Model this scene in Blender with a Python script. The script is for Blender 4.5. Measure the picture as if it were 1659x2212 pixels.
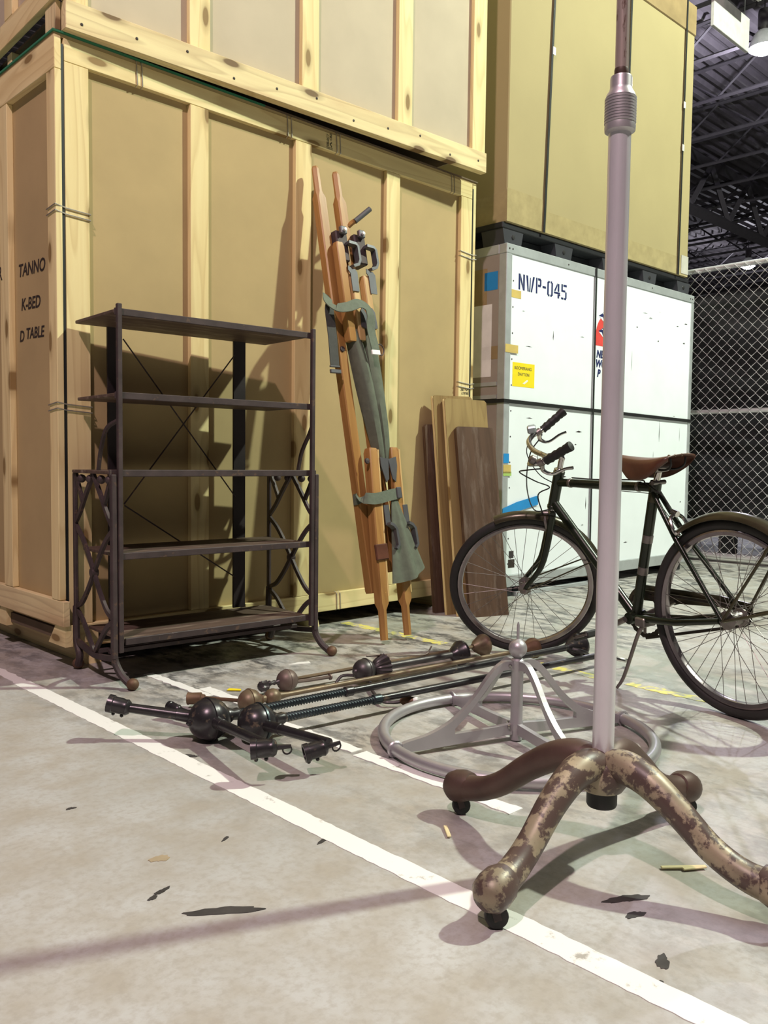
import bpy, bmesh, math, random
from mathutils import Matrix, Vector
V = Vector
random.seed(7)
for o in list(bpy.data.objects):
    bpy.data.objects.remove(o)
S = bpy.context.scene
C = S.collection
PI = math.pi

# ------------------------------------------------------------------ camera, world, exposure
cd = bpy.data.cameras.new('camera')
cam = bpy.data.objects.new('camera', cd)
C.objects.link(cam)
S.camera = cam
cd.sensor_fit = 'VERTICAL'
cd.sensor_height = 36.0
cd.lens = 36.0 * 1861.2 / 2212.0
cd.clip_start = 0.02
cd.clip_end = 200
yaw, pitch, roll = 0.8007, -0.0594, 0.01175
fw = V((math.cos(yaw) * math.cos(pitch), math.sin(yaw) * math.cos(pitch), math.sin(pitch)))
rt = V((math.sin(yaw), -math.cos(yaw), 0))
up = rt.cross(fw)
r2 = rt * math.cos(roll) + up * math.sin(roll)
u2 = -rt * math.sin(roll) + up * math.cos(roll)
cm = Matrix((r2, u2, -fw)).transposed().to_4x4()
cm.translation = (0, 0, 0.8)
cam.matrix_world = cm

w = bpy.data.worlds.new('world')
S.world = w
w.use_nodes = True
w.node_tree.nodes['Background'].inputs[0].default_value = (0.72, 0.70, 0.72, 1)
w.node_tree.nodes['Background'].inputs[1].default_value = 0.06
S.view_settings.view_transform = 'Standard'
S.view_settings.look = 'None'
S.view_settings.gamma = 1.0
S.view_settings.use_curve_mapping = False
S.view_settings.exposure = 0.0
# high bay lamps: position, light colour, power (their light is made in high_bay_lamp below)
LAMPS = [((6.6, -1.4, 7.6), (0.90, 1.0, 0.81), 3300, 'warm high bay lamp hanging right of the bicycle outside the view'),
         ((-2.5, -0.5, 7.6), (1.0, 0.73, 0.77), 1600, 'high bay lamp hanging behind the viewer'),
         ((14.7, 6.25, 7.7), (0.86, 0.84, 1.0), 700, 'glaring bluish white high bay lamp under the roof joists'),
         ((30.2, 13.1, 7.7), (0.9, 0.9, 1.0), 350, 'small distant high bay lamp seen above the fence rail')]

# ------------------------------------------------------------------ helpers
I4 = Matrix.Identity(4)
WM = {}
XF = [I4]


def T(x, y=None, z=None):
    return Matrix.Translation(x if y is None else (x, y, z))


def RZ(deg):
    return Matrix.Rotation(math.radians(deg), 4, 'Z')


def frame(o, x, y, z):
    m = Matrix((V(x), V(y), V(z))).transposed().to_4x4()
    m.translation = o
    return m


def link(name, data, parent=None, M=I4):
    o = bpy.data.objects.new(name, data)
    C.objects.link(o)
    W = XF[-1] @ M
    if parent is not None:
        o.parent = parent
        o.matrix_parent_inverse = WM[parent.name].inverted()
    o.matrix_basis = W
    WM[o.name] = W
    return o


def tag(o, label=None, cat=None, group=None, kind=None):
    if label: o['label'] = label
    if cat: o['category'] = cat
    if group: o['group'] = group
    if kind: o['kind'] = kind
    return o


def thing(name, loc, label, cat, group=None):
    W = XF[-1] @ T(V(loc))
    o = bpy.data.objects.new(name, None)
    C.objects.link(o)
    o.empty_display_size = 0.05
    o.matrix_basis = T(W.translation)
    WM[o.name] = T(W.translation)
    return tag(o, label, cat, group)


def mk(name, vs, fs, mat, parent=None, M=I4, smooth=False):
    me = bpy.data.meshes.new(name)
    me.from_pydata([tuple(v) for v in vs], [], fs)
    me.materials.append(mat)
    if smooth:
        me.polygons.foreach_set('use_smooth', [True] * len(me.polygons))
        if smooth == 'auto' and hasattr(me, 'set_sharp_from_angle'):
            me.set_sharp_from_angle(angle=math.radians(40))
    me.update()
    return link(name, me, parent, M)


BOXC = {}


def boxmesh(lx, ly, lz, mat, bev=0.0):
    key = (round(lx, 4), round(ly, 4), round(lz, 4), mat.name, bev)
    if key in BOXC: return BOXC[key]
    bm = bmesh.new()
    bmesh.ops.create_cube(bm, size=1.0, matrix=Matrix.Diagonal((lx, ly, lz, 1)))
    if bev:
        bmesh.ops.bevel(bm, geom=list(bm.edges), offset=min(bev, 0.3 * min(lx, ly, lz)), segments=1, affect='EDGES')
    me = bpy.data.meshes.new('box')
    bm.to_mesh(me)
    bm.free()
    me.materials.append(mat)
    BOXC[key] = me
    return me


def box(name, lo, hi, mat, parent=None, bev=0.002, M=I4):
    """box whose local X is its longest side, so the grain runs along it"""
    lo, hi = V(lo), V(hi)
    d = hi - lo
    c = (lo + hi) / 2
    k = max(range(3), key=lambda i: d[i])
    ax = [V((1, 0, 0)), V((0, 1, 0)), V((0, 0, 1))]
    i, j = (k + 1) % 3, (k + 2) % 3
    if d[j] > d[i]:
        i, j = j, i
        ax[j] = -ax[j]
    R = frame(c, ax[k], ax[i], ax[j])
    return link(name, boxmesh(d[k], d[i], d[j], mat, bev), parent, M @ R)


def bar(name, a, b, wdt, thk, mat, parent=None, upv=(0, 0, 1), bev=0.002):
    """rectangular bar from a to b; width across, thickness along upv"""
    a, b = V(a), V(b)
    x = (b - a)
    L = x.length
    x.normalize()
    z = V(upv) - x * x.dot(V(upv))
    z.normalize()
    y = z.cross(x)
    return link(name, boxmesh(L, wdt, thk, mat, bev), parent, frame((a + b) / 2, x, y, z))


def frames(pts, closed=False, upv=None):
    n = len(pts)
    out = []
    prev = None
    for i in range(n):
        if closed:
            t = pts[(i + 1) % n] - pts[i - 1]
        else:
            t = pts[min(i + 1, n - 1)] - pts[max(i - 1, 0)]
        t = t.normalized()
        if upv is not None:
            nrm = V(upv) - t * t.dot(V(upv))
            if nrm.length < 1e-4: nrm = prev or t.orthogonal()
        elif prev is None:
            nrm = t.orthogonal()
        else:
            nrm = prev - t * t.dot(prev)
        nrm.normalize()
        prev = nrm
        out.append((t, nrm, t.cross(nrm)))
    return out


def sweepdata(pts, sec, closed=False, upv=None, scl=None):
    """sec: list of (a,b) along normal and binormal; scl per-point scale"""
    pts = [V(p) for p in pts]
    fr = frames(pts, closed, upv)
    m = len(sec)
    vs, fs = [], []
    for i, p in enumerate(pts):
        s = scl[i] if scl else 1.0
        for a, b in sec:
            vs.append(p + fr[i][1] * a * s + fr[i][2] * b * s)
    n = len(pts)
    for i in range(n if closed else n - 1):
        for j in range(m):
            i2 = (i + 1) % n
            j2 = (j + 1) % m
            fs.append((i * m + j, i * m + j2, i2 * m + j2, i2 * m + j))
    if not closed:
        fs.append(tuple(range(m))[::-1])
        fs.append(tuple((n - 1) * m + j for j in range(m)))
    return vs, fs


def smoothpath(pts, k=6):
    """Catmull-Rom through the points"""
    P = [V(p) for p in pts]
    P = [P[0] * 2 - P[1]] + P + [P[-1] * 2 - P[-2]]
    out = []
    for i in range(1, len(P) - 2):
        for q in range(k):
            t = q / k
            a, b, c, d = P[i - 1], P[i], P[i + 1], P[i + 2]
            out.append(0.5 * ((2 * b) + (c - a) * t + (2 * a - 5 * b + 4 * c - d) * t * t + (3 * b - a - 3 * c + d) * t ** 3))
    out.append(P[-2])
    return out


def circ(r, n=10):
    return [(r * math.cos(2 * PI * i / n), r * math.sin(2 * PI * i / n)) for i in range(n)]


def tube(name, pts, r, mat, parent=None, n=10, closed=False, k=0, M=I4):
    rr = r if isinstance(r, (list, tuple)) else None
    if k:
        if rr:
            Q = smoothpath([(x, 0, 0) for x in rr], k)
            rr = [q.x for q in Q]
        pts = smoothpath(pts, k)
    vs, fs = sweepdata(pts, circ(1.0, n), closed, None, rr if rr else [r] * len(pts))
    o = mk(name, vs, fs, mat, parent, M, 'auto')
    return o


def ribbon(name, pts, wdt, thk, mat, parent=None, upv=None, k=0, closed=False):
    """flat strap: thickness along upv-ish normal, width across"""
    if k: pts = smoothpath(pts, k)
    sec = [(-thk / 2, -wdt / 2), (-thk / 2, wdt / 2), (thk / 2, wdt / 2), (thk / 2, -wdt / 2)]
    vs, fs = sweepdata(pts, sec, closed, upv)
    return mk(name, vs, fs, mat, parent, I4, 'auto')


def lathe(name, prof, o, axis, mat, parent=None, n=24, smooth='auto', flute=None):
    """revolve (r,h) about axis from o"""
    ax = V(axis).normalized()
    x = ax.orthogonal().normalized()
    y = ax.cross(x)
    o = V(o)
    vs, fs = [], []
    for r, h in prof:
        for i in range(n):
            a = 2 * PI * i / n
            q = r * (1 + (flute if i % 2 else 0)) if flute else r
            vs.append(V((q * math.cos(a), q * math.sin(a), h)))
    for k in range(len(prof) - 1):
        for i in range(n):
            j = (i + 1) % n
            fs.append((k * n + i, k * n + j, (k + 1) * n + j, (k + 1) * n + i))
    loop = prof[0] == prof[-1]
    if prof[0][0] > 1e-5 and not loop: fs.append(tuple(range(n))[::-1])
    if prof[-1][0] > 1e-5 and not loop: fs.append(tuple((len(prof) - 1) * n + i for i in range(n)))
    return mk(name, vs, fs, mat, parent, frame(o, x, y, ax), smooth)


def ballprof(r, k=12, cut=0.0):
    return [(max(1e-4, r * math.sin(PI * (cut + (1 - 2 * cut) * i / k))), -r * math.cos(PI * (cut + (1 - 2 * cut) * i / k))) for i in range(k + 1)]


def prism(name, poly, thk, M, mat, parent=None, smooth=False):
    """outline in local XY, thickness from 0 to thk in local Z"""
    n = len(poly)
    vs = [(x, y, 0) for x, y in poly] + [(x, y, thk) for x, y in poly]
    fs = [tuple(range(n))[::-1], tuple(range(n, 2 * n))]
    for i in range(n):
        j = (i + 1) % n
        fs.append((i, j, n + j, n + i))
    return mk(name, vs, fs, mat, parent, M, smooth)


def text(name, s, size, M, mat, parent, sx=1.0, shear=0.0, bold=0.0, align='LEFT'):
    cu = bpy.data.curves.new('t', 'FONT')
    cu.body = s
    cu.size = size
    cu.shear = shear
    cu.offset = bold
    cu.extrude = 0.0004
    cu.resolution_u = 3
    cu.align_x = align
    t = bpy.data.objects.new('t', cu)
    C.objects.link(t)
    bpy.context.view_layer.update()
    me = bpy.data.meshes.new_from_object(t.evaluated_get(bpy.context.evaluated_depsgraph_get()))
    bpy.data.objects.remove(t)
    bpy.data.curves.remove(cu)
    me.materials.clear()
    me.materials.append(mat)
    return link(name, me, parent, M @ Matrix.Diagonal((sx, 1, 1, 1)))


# ------------------------------------------------------------------ materials
def newmat(name):
    m = bpy.data.materials.new(name)
    m.use_nodes = True
    nt = m.node_tree
    return m, nt, nt.nodes['Principled BSDF']


def nd(nt, typ, **kw):
    n = nt.nodes.new(typ)
    for k, v in kw.items(): setattr(n, k, v)
    return n


def ramp(nt, fac, stops, interp='LINEAR'):
    r = nd(nt, 'ShaderNodeValToRGB')
    r.color_ramp.interpolation = interp
    e = r.color_ramp.elements
    while len(e) < len(stops): e.new(0.5)
    for i, (p, c) in enumerate(stops):
        e[i].position = p
        e[i].color = (*c, 1) if len(c) == 3 else c
    nt.links.new(fac, r.inputs[0])
    return r.outputs[0]


def coords(nt, scale=(1, 1, 1), rnd=True, kind='Object'):
    tc = nd(nt, 'ShaderNodeTexCoord')
    mp = nd(nt, 'ShaderNodeMapping')
    mp.inputs['Scale'].default_value = scale
    nt.links.new(tc.outputs[kind], mp.inputs[0])
    if rnd:
        oi = nd(nt, 'ShaderNodeObjectInfo')
        ml = nd(nt, 'ShaderNodeMath', operation='MULTIPLY')
        ml.inputs[1].default_value = 37.0
        nt.links.new(oi.outputs['Random'], ml.inputs[0])
        cb = nd(nt, 'ShaderNodeCombineXYZ')
        for i in range(3): nt.links.new(ml.outputs[0], cb.inputs[i])
        nt.links.new(cb.outputs[0], mp.inputs['Location'])
    return mp.outputs[0]


def noise(nt, vec, scale, detail=4, rough=0.55, dist=0.0):
    n = nd(nt, 'ShaderNodeTexNoise')
    n.inputs['Scale'].default_value = scale
    n.inputs['Detail'].default_value = detail
    n.inputs['Roughness'].default_value = rough
    n.inputs['Distortion'].default_value = dist
    nt.links.new(vec, n.inputs['Vector'])
    return n.outputs[0]


def mixc(nt, fac, a, b, mode='MIX'):
    n = nd(nt, 'ShaderNodeMix', data_type='RGBA', blend_type=mode)
    if isinstance(fac, float): n.inputs[0].default_value = fac
    else: nt.links.new(fac, n.inputs[0])
    for s, v in ((n.inputs[6], a), (n.inputs[7], b)):
        if isinstance(v, tuple): s.default_value = (*v, 1)
        else: nt.links.new(v, s)
    return n.outputs[2]


def bump(nt, b, h, strength=0.3, dist=0.01):
    n = nd(nt, 'ShaderNodeBump')
    n.inputs['Strength'].default_value = strength
    n.inputs['Distance'].default_value = dist
    nt.links.new(h, n.inputs['Height'])
    nt.links.new(n.outputs[0], b.inputs['Normal'])


def plain(name, col, rough=0.6, metal=0.0, var=0.12, scale=8.0, bmp=0.0, spots=None, spotlim=0.62, stretch=(1, 1, 1), spec=0.5):
    """base colour with soft mottling; optional second colour in patches (rust, chipped paint, dirt)"""
    m, nt, b = newmat(name)
    v = coords(nt, stretch)
    n = noise(nt, v, scale, 5)
    lo = tuple(c * (1 - var) for c in col)
    hi = tuple(min(1, c * (1 + var)) for c in col)
    c = ramp(nt, n, [(0.3, lo), (0.7, hi)])
    if spots:
        n2 = noise(nt, v, scale * 2.3, 6, 0.65)
        f = ramp(nt, n2, [(spotlim, (0, 0, 0)), (spotlim + 0.05, (1, 1, 1))])
        c = mixc(nt, f, c, spots)
        if metal:
            mm = nd(nt, 'ShaderNodeMath', operation='MULTIPLY')
            mm.inputs[1].default_value = metal
            iv = nd(nt, 'ShaderNodeInvert')
            nt.links.new(f, iv.inputs[1])
            nt.links.new(iv.outputs[0], mm.inputs[0])
            nt.links.new(mm.outputs[0], b.inputs['Metallic'])
    nt.links.new(c, b.inputs['Base Color'])
    b.inputs['Roughness'].default_value = rough
    if not (spots and metal): b.inputs['Metallic'].default_value = metal
    b.inputs['Specular IOR Level'].default_value = spec
    if bmp: bump(nt, b, n, bmp, 0.004)
    return m


def wood(name, light, mid, dark, rough=0.65, knots=True, ring=1.0, wear=None):
    m, nt, b = newmat(name)
    v = coords(nt, (0.35, 5.0, 5.0))
    n1 = noise(nt, v, 2.2, 6, 0.6, 0.6)
    v0 = coords(nt, (0.55, 7.0, 7.0))
    n0 = noise(nt, v0, 0.75, 2, 0.45, 0.15)
    mu = nd(nt, 'ShaderNodeMath', operation='MULTIPLY')
    mu.inputs[1].default_value = 15.0 * ring
    nt.links.new(n0, mu.inputs[0])
    fc = nd(nt, 'ShaderNodeMath', operation='FRACT')
    nt.links.new(mu.outputs[0], fc.inputs[0])
    c = ramp(nt, n1, [(0.35, mid), (0.6, light)])
    f = ramp(nt, fc.outputs[0], [(0.0, (0, 0, 0)), (0.55, (0.06,) * 3), (0.88, (0.34,) * 3), (1.0, (0.0,) * 3)])
    c = mixc(nt, f, c, dark)
    if knots:
        vk = coords(nt, (2.3, 6.5, 6.5))
        vo = nd(nt, 'ShaderNodeTexVoronoi', voronoi_dimensions='2D')
        vo.inputs['Scale'].default_value = 1.0
        nt.links.new(vk, vo.inputs[0])
        f2 = ramp(nt, vo.outputs['Distance'], [(0.075, (1, 1, 1)), (0.10, (0.40,) * 3), (0.19, (0, 0, 0))])
        c = mixc(nt, f2, c, tuple(q * 0.55 for q in dark))
    if wear:
        n3 = noise(nt, coords(nt, (1, 6, 6)), 4, 6, 0.7)
        c = mixc(nt, ramp(nt, n3, [(0.52, (0, 0, 0)), (0.68, (1, 1, 1))]), c, wear)
    nt.links.new(c, b.inputs['Base Color'])
    b.inputs['Roughness'].default_value = rough
    b.inputs['Specular IOR Level'].default_value = 0.25
    bump(nt, b, n1, 0.15, 0.003)
    return m


PINE = wood('pine', (0.82, 0.70, 0.37), (0.76, 0.61, 0.30), (0.50, 0.33, 0.13))
OLDPINE = wood('weathered_pine', (0.80, 0.69, 0.38), (0.66, 0.50, 0.27), (0.33, 0.21, 0.10))
KRAFT = plain('kraft_panel', (0.44, 0.33, 0.155), 0.8, 0, 0.07, 3.0, 0.05)
PALEKRAFT = plain('pale_kraft_panel', (0.50, 0.43, 0.31), 0.8, 0, 0.07, 3.0, 0.05)
CARD = plain('corrugated_cardboard', (0.37, 0.305, 0.150), 0.8, 0, 0.05, 1.6, 0.03)
CARDTAPE = plain('brown_packing_tape', (0.33, 0.24, 0.12), 0.35, 0, 0.15, 9)
CLEARTAPE = plain('clear_packing_tape', (0.40, 0.33, 0.17), 0.25, 0, 0.12, 14, 0.3)
STRAP = plain('black_strap', (0.012, 0.013, 0.013), 0.5)
GREENEDGE = plain('green_felt', (0.03, 0.20, 0.10), 0.8)
WIRE = plain('steel_wire', (0.55, 0.53, 0.50), 0.4, 0.9, 0.1)
INK = plain('marker_ink', (0.03, 0.02, 0.015), 0.7)
STAMP = plain('grade_stamp_ink', (0.10, 0.09, 0.05), 0.8)
DARKGAP = plain('dark_inner_timber', (0.14, 0.10, 0.06), 0.9)
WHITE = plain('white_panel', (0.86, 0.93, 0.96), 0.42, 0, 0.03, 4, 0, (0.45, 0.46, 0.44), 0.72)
SHADEDWHITE = plain('shaded_white_panel', (0.33, 0.29, 0.24), 0.6, 0, 0.08, 4)  # white crate's side panels, their shade painted into this grey-brown colour
ALU = plain('aluminium_trim', (0.56, 0.60, 0.61), 0.45, 0.55, 0.1, 12)
NAVY = plain('navy_paint', (0.012, 0.02, 0.11), 0.5)
RED = plain('red_paint', (0.72, 0.07, 0.06), 0.5)
YELLOW = plain('yellow_sticker', (0.90, 0.72, 0.02), 0.5, 0, 0.03)
OCHRE = plain('ochre_tape', (0.62, 0.47, 0.15), 0.4)
BLUE = plain('blue_tape', (0.02, 0.26, 0.62), 0.45, 0, 0.06)
GREENTAPE = plain('green_tape', (0.40, 0.62, 0.16), 0.5)
ORANGE = plain('orange_tape', (0.80, 0.20, 0.02), 0.5)
BLACKPL = plain('black_plastic_skid', (0.016, 0.017, 0.020), 0.45, 0, 0.2)
DARKWOOD = wood('dark_stained_board', (0.105, 0.062, 0.040), (0.072, 0.042, 0.028), (0.035, 0.02, 0.014), 0.5, False, 1.0, (0.15, 0.11, 0.085))
SHELFWOOD = wood('dark_old_shelf_board', (0.115, 0.078, 0.058), (0.075, 0.050, 0.040), (0.04, 0.027, 0.022), 0.6, False, 1.0, (0.23, 0.18, 0.14))
EDGEWOOD = wood('varnished_light_board', (0.34, 0.25, 0.105), (0.27, 0.185, 0.075), (0.16, 0.10, 0.04), 0.45, False)
IRON = plain('rusty_cast_iron', (0.060, 0.042, 0.042), 0.6, 0.25, 0.3, 14, 0.3, (0.10, 0.06, 0.04), 0.6)
DARKSTEEL = plain('dark_upright_steel', (0.030, 0.022, 0.024), 0.5, 0.3, 0.2)
BLACKIRON = plain('black_lacquered_brass', (0.050, 0.046, 0.050), 0.30, 0.6, 0.3, 14, 0.15, (0.10, 0.075, 0.055), 0.60)
BLUEBLACK = plain('blue_black_rod', (0.035, 0.045, 0.052), 0.35, 0.6, 0.3, 20, 0.2)
BRASS = plain('tarnished_brass', (0.175, 0.125, 0.078), 0.45, 0.35, 0.25, 14, 0.15, (0.16, 0.09, 0.06), 0.58)
RUST = plain('rust_brown_metal', (0.15, 0.085, 0.05), 0.6, 0.4, 0.25, 18, 0.2)
PEWTER = plain('dull_grey_metal', (0.085, 0.075, 0.078), 0.42, 0.6, 0.25, 14, 0.15)
BROWNBALL = plain('brown_grey_metal', (0.16, 0.115, 0.10), 0.5, 0.4, 0.2, 14, 0.15)
SILVER = plain('silver_paint', (0.46, 0.44, 0.46), 0.40, 0.55, 0.10, 9, 0.1, (0.16, 0.13, 0.13), 0.71)
SILVERPOLE = plain('worn_silver_pole', (0.76, 0.735, 0.78), 0.30, 0.42, 0.07, 6, 0.05, (0.17, 0.13, 0.13), 0.715, (1, 1, 0.6))
STEELROD = plain('brown_steel_rod', (0.38, 0.31, 0.28), 0.33, 0.35, 0.25, 12, 0.1, (0.10, 0.055, 0.04), 0.58, (1, 1, 0.3))
CHIPPED = plain('chipped_cream_paint_on_iron', (0.33, 0.275, 0.185), 0.42, 0.1, 0.34, 10, 0.3, (0.095, 0.062, 0.052), 0.465)
BROWNIRON = plain('brown_cast_iron', (0.095, 0.058, 0.045), 0.5, 0.25, 0.25, 12, 0.3, (0.15, 0.10, 0.075), 0.66)
RUBBER = plain('black_rubber', (0.012, 0.012, 0.012), 0.6)
TYRE = plain('worn_tyre', (0.022, 0.020, 0.020), 0.65, 0, 0.25, 10)
BIKEGREEN = plain('dark_green_enamel', (0.016, 0.022, 0.013), 0.25, 0.2, 0.3, 10, 0, (0.05, 0.035, 0.02), 0.7)
FENDERM = plain('olive_brown_enamel', (0.055, 0.048, 0.026), 0.28, 0.35, 0.3, 10, 0, (0.11, 0.07, 0.04), 0.68)
CHROME = plain('worn_chrome', (0.58, 0.56, 0.55), 0.16, 1.0, 0.12, 10, 0, (0.22, 0.16, 0.12), 0.66)
DULLSTEEL = plain('dull_steel', (0.24, 0.215, 0.205), 0.4, 0.8, 0.2, 12)
RIMST = plain('steel_rim', (0.33, 0.29, 0.30), 0.25, 0.9, 0.2, 12, 0, (0.15, 0.11, 0.10), 0.64)
CHAINM = plain('greasy_chain', (0.03, 0.024, 0.018), 0.5, 0.4, 0.3)
LEATHER = plain('brown_leather', (0.105, 0.038, 0.022), 0.38, 0, 0.3, 12, 0.15)
OLIVE = plain('olive_canvas', (0.115, 0.130, 0.095), 0.9, 0, 0.14, 30, 0.2)
OLIVEWEB = plain('olive_webbing', (0.125, 0.15, 0.11), 0.85, 0, 0.1, 60, 0.2)
GREYWEB = plain('dark_grey_webbing', (0.055, 0.055, 0.050), 0.85, 0, 0.1, 60, 0.2)
AMBER = wood('amber_varnished_ash', (0.42, 0.225, 0.075), (0.33, 0.165, 0.05), (0.20, 0.085, 0.025), 0.4, False)
PALEASH = wood('worn_pale_ash', (0.62, 0.42, 0.19), (0.52, 0.32, 0.13), (0.30, 0.16, 0.06), 0.45, False)
GUNMETAL = plain('grey_steel_fitting', (0.13, 0.13, 0.14), 0.45, 0.5, 0.15)
WHITETAG = plain('white_tape_end', (0.85, 0.85, 0.83), 0.6)
GALV = plain('galvanised_steel', (0.78, 0.79, 0.80), 0.4, 0.35, 0.1, 12)
TARP = plain('black_plastic_wrap', (0.020, 0.021, 0.024), 0.32, 0, 0.2)
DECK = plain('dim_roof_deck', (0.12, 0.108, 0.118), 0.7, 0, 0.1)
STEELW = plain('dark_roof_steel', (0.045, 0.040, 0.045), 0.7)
STRAW = plain('straw', (0.70, 0.60, 0.35), 0.7)
PAPER = plain('torn_white_paper', (0.82, 0.82, 0.78), 0.7)
SMEAR = plain('black_scuff', (0.045, 0.040, 0.038), 0.7, 0, 0.3, 20)
OILST = plain('brown_floor_stain', (0.36, 0.29, 0.19), 0.6, 0, 0.1, 20)


def lampmat(name, col, s):
    m, nt, b = newmat(name)
    b.inputs['Base Color'].default_value = (*col, 1)
    b.inputs['Emission Color'].default_value = (*col, 1)
    b.inputs['Emission Strength'].default_value = s
    return m


def concrete():
    m, nt, b = newmat('concrete_floor')
    v = coords(nt, (1, 1, 1), False)
    big = noise(nt, v, 0.9, 6, 0.6)
    mid = noise(nt, v, 7.0, 6, 0.65)
    fine = noise(nt, v, 60.0, 3, 0.6)
    c = ramp(nt, big, [(0.35, (0.425, 0.425, 0.405)), (0.65, (0.535, 0.54, 0.528))])
    c = mixc(nt, ramp(nt, mid, [(0.36, (0.75,) * 3), (0.60, (0, 0, 0))]), c, (0.39, 0.355, 0.295))
    c = mixc(nt, ramp(nt, fine, [(0.34, (0.5,) * 3), (0.55, (0, 0, 0))]), c, (0.36, 0.33, 0.29))
    # tyre and dirt scuffs, on the storage side of the painted line only
    sx = nd(nt, 'ShaderNodeSeparateXYZ')
    nt.links.new(v, sx.inputs[0])
    mr = nd(nt, 'ShaderNodeMapRange')
    mr.inputs['From Min'].default_value = 1.0
    mr.inputs['From Max'].default_value = 1.6
    mr.inputs['To Min'].default_value = 0.0
    mr.inputs['To Max'].default_value = 1.0
    nt.links.new(sx.outputs[0], mr.inputs[0])
    v2 = coords(nt, (1.6, 0.8, 1.0), False)
    area = ramp(nt, noise(nt, v2, 1.9, 3, 0.55), [(0.38, (0.12,) * 3), (0.54, (1, 1, 1))])
    v4 = coords(nt, (9.0, 4.5, 1.0), False)
    sc = noise(nt, v4, 1.8, 9, 0.68, 0.0)
    f = ramp(nt, sc, [(0.45, (0, 0, 0)), (0.53, (0.65,) * 3), (0.60, (1.0,) * 3)])
    ml = nd(nt, 'ShaderNodeMath', operation='MULTIPLY')
    nt.links.new(f, ml.inputs[0])
    nt.links.new(mr.outputs[0], ml.inputs[1])
    my = nd(nt, 'ShaderNodeMapRange')
    for nm_, v_ in (('From Min', 1.2), ('From Max', 2.7), ('To Min', 0.42), ('To Max', 1.0)): my.inputs[nm_].default_value = v_
    nt.links.new(sx.outputs[1], my.inputs[0])
    m3 = nd(nt, 'ShaderNodeMath', operation='MULTIPLY')
    nt.links.new(ml.outputs[0], m3.inputs[0])
    nt.links.new(my.outputs[0], m3.inputs[1])
    ml = m3
    m2 = nd(nt, 'ShaderNodeMath', operation='MULTIPLY')
    nt.links.new(ml.outputs[0], m2.inputs[0])
    nt.links.new(area, m2.inputs[1])
    c = mixc(nt, m2.outputs[0], c, (0.060, 0.060, 0.060))
    v3 = coords(nt, (1.0, 3.0, 1.0), False)
    sp = noise(nt, v3, 9.0, 8, 0.8)
    c = mixc(nt, ramp(nt, sp, [(0.665, (0, 0, 0)), (0.71, (0.6,) * 3)]), c, (0.14, 0.125, 0.11))
    nt.links.new(c, b.inputs['Base Color'])
    rr = ramp(nt, mid, [(0.3, (0.34,) * 3), (0.7, (0.52,) * 3)])
    nt.links.new(rr, b.inputs['Roughness'])
    b.inputs['Specular IOR Level'].default_value = 0.4
    bump(nt, b, fine, 0.06, 0.002)
    return m


def linepaint(name, col, lim):
    m, nt, b = newmat(name)
    v = coords(nt, (1, 1, 1), True)
    n = noise(nt, v, 16, 8, 0.7)
    c = mixc(nt, ramp(nt, n, [(lim, (0, 0, 0)), (lim + 0.08, (1, 1, 1))]), col, (0.42, 0.40, 0.36))
    nt.links.new(c, b.inputs['Base Color'])
    b.inputs['Roughness'].default_value = 0.5
    return m


CONC = concrete()
LINEW = linepaint('worn_white_line_paint', (0.86, 0.86, 0.83), 0.60)
LINEY = linepaint('worn_yellow_line_paint', (0.72, 0.66, 0.16), 0.47)

# ------------------------------------------------------------------ setting: floor, lines, ceiling
floor = box('floor', (-8, -12, -0.25), (45, 32, 0), CONC, None, 0)
# keep the floor's own axes equal to the world's
C.objects.unlink(floor)
bpy.data.objects.remove(floor)
floor = mk('floor', [(-8, -12, 0), (45, -12, 0), (45, 32, 0), (-8, 32, 0), (-8, -12, -.2), (45, -12, -.2), (45, 32, -.2), (-8, 32, -.2)],
           [(0, 1, 2, 3), (7, 6, 5, 4), (0, 4, 5, 1), (1, 5, 6, 2), (2, 6, 7, 3), (3, 7, 4, 0)], CONC)
tag(floor, 'pale worn concrete warehouse floor', None, None, 'structure')


def stripe(name, x0, x1, ys, mat, seed, jag=0.004, zt=0.0012):
    """painted or taped line along Y with ragged edges"""
    rnd = random.Random(seed)
    y0, y1 = ys
    n = max(4, int((y1 - y0) / 0.018))
    L, R = [], []
    for i in range(n + 1):
        y = y0 + (y1 - y0) * i / n
        L.append((x0 + rnd.uniform(-jag, jag), y))
        R.append((x1 + rnd.uniform(-jag, jag), y))
    vs = [(x, y, zt) for x, y in L] + [(x, y, zt) for x, y in R] + [(x, y, 0) for x, y in L] + [(x, y, 0) for x, y in R]
    k = n + 1
    fs = []
    for i in range(n):
        fs.append((i, k + i, k + i + 1, i + 1))
        fs.append((2 * k + i, i, i + 1, 2 * k + i + 1))
        fs.append((k + i, 3 * k + i, 3 * k + i + 1, k + i + 1))
    fs.append((0, 2 * k, 3 * k, k))
    fs.append((n, k + n, 3 * k + n, 2 * k + n))
    return mk(name, vs, fs, mat, floor)


tag(stripe('painted_line', 1.152, 1.210, (0.1, 3.05), LINEW, 1, 0.0018), 'long white painted floor line')
tag(stripe('painted_line', 1.16, 1.205, (3.05, 3.75), LINEW, 2), 'faded end of the white line')
for i, (a, b, x0, x1) in enumerate([(2.46, 2.87, 1.555, 1.592), (2.23, 2.56, 1.595, 1.640), (1.72, 2.06, 1.555, 1.595), (1.17, 1.70, 1.545, 1.592)]):
    stripe('tape_strip', x0, x1, (a, b), LINEW, 10 + i, 0.004, 0.002)
for i, (a, b) in enumerate([(2.75, 3.16), (2.50, 2.75), (1.72, 2.05), (1.05, 1.60), (-1.0, 1.05)]):
    stripe('yellow_line', 2.772, 2.828, (a, b), LINEY, 20 + i, 0.008)


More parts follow.
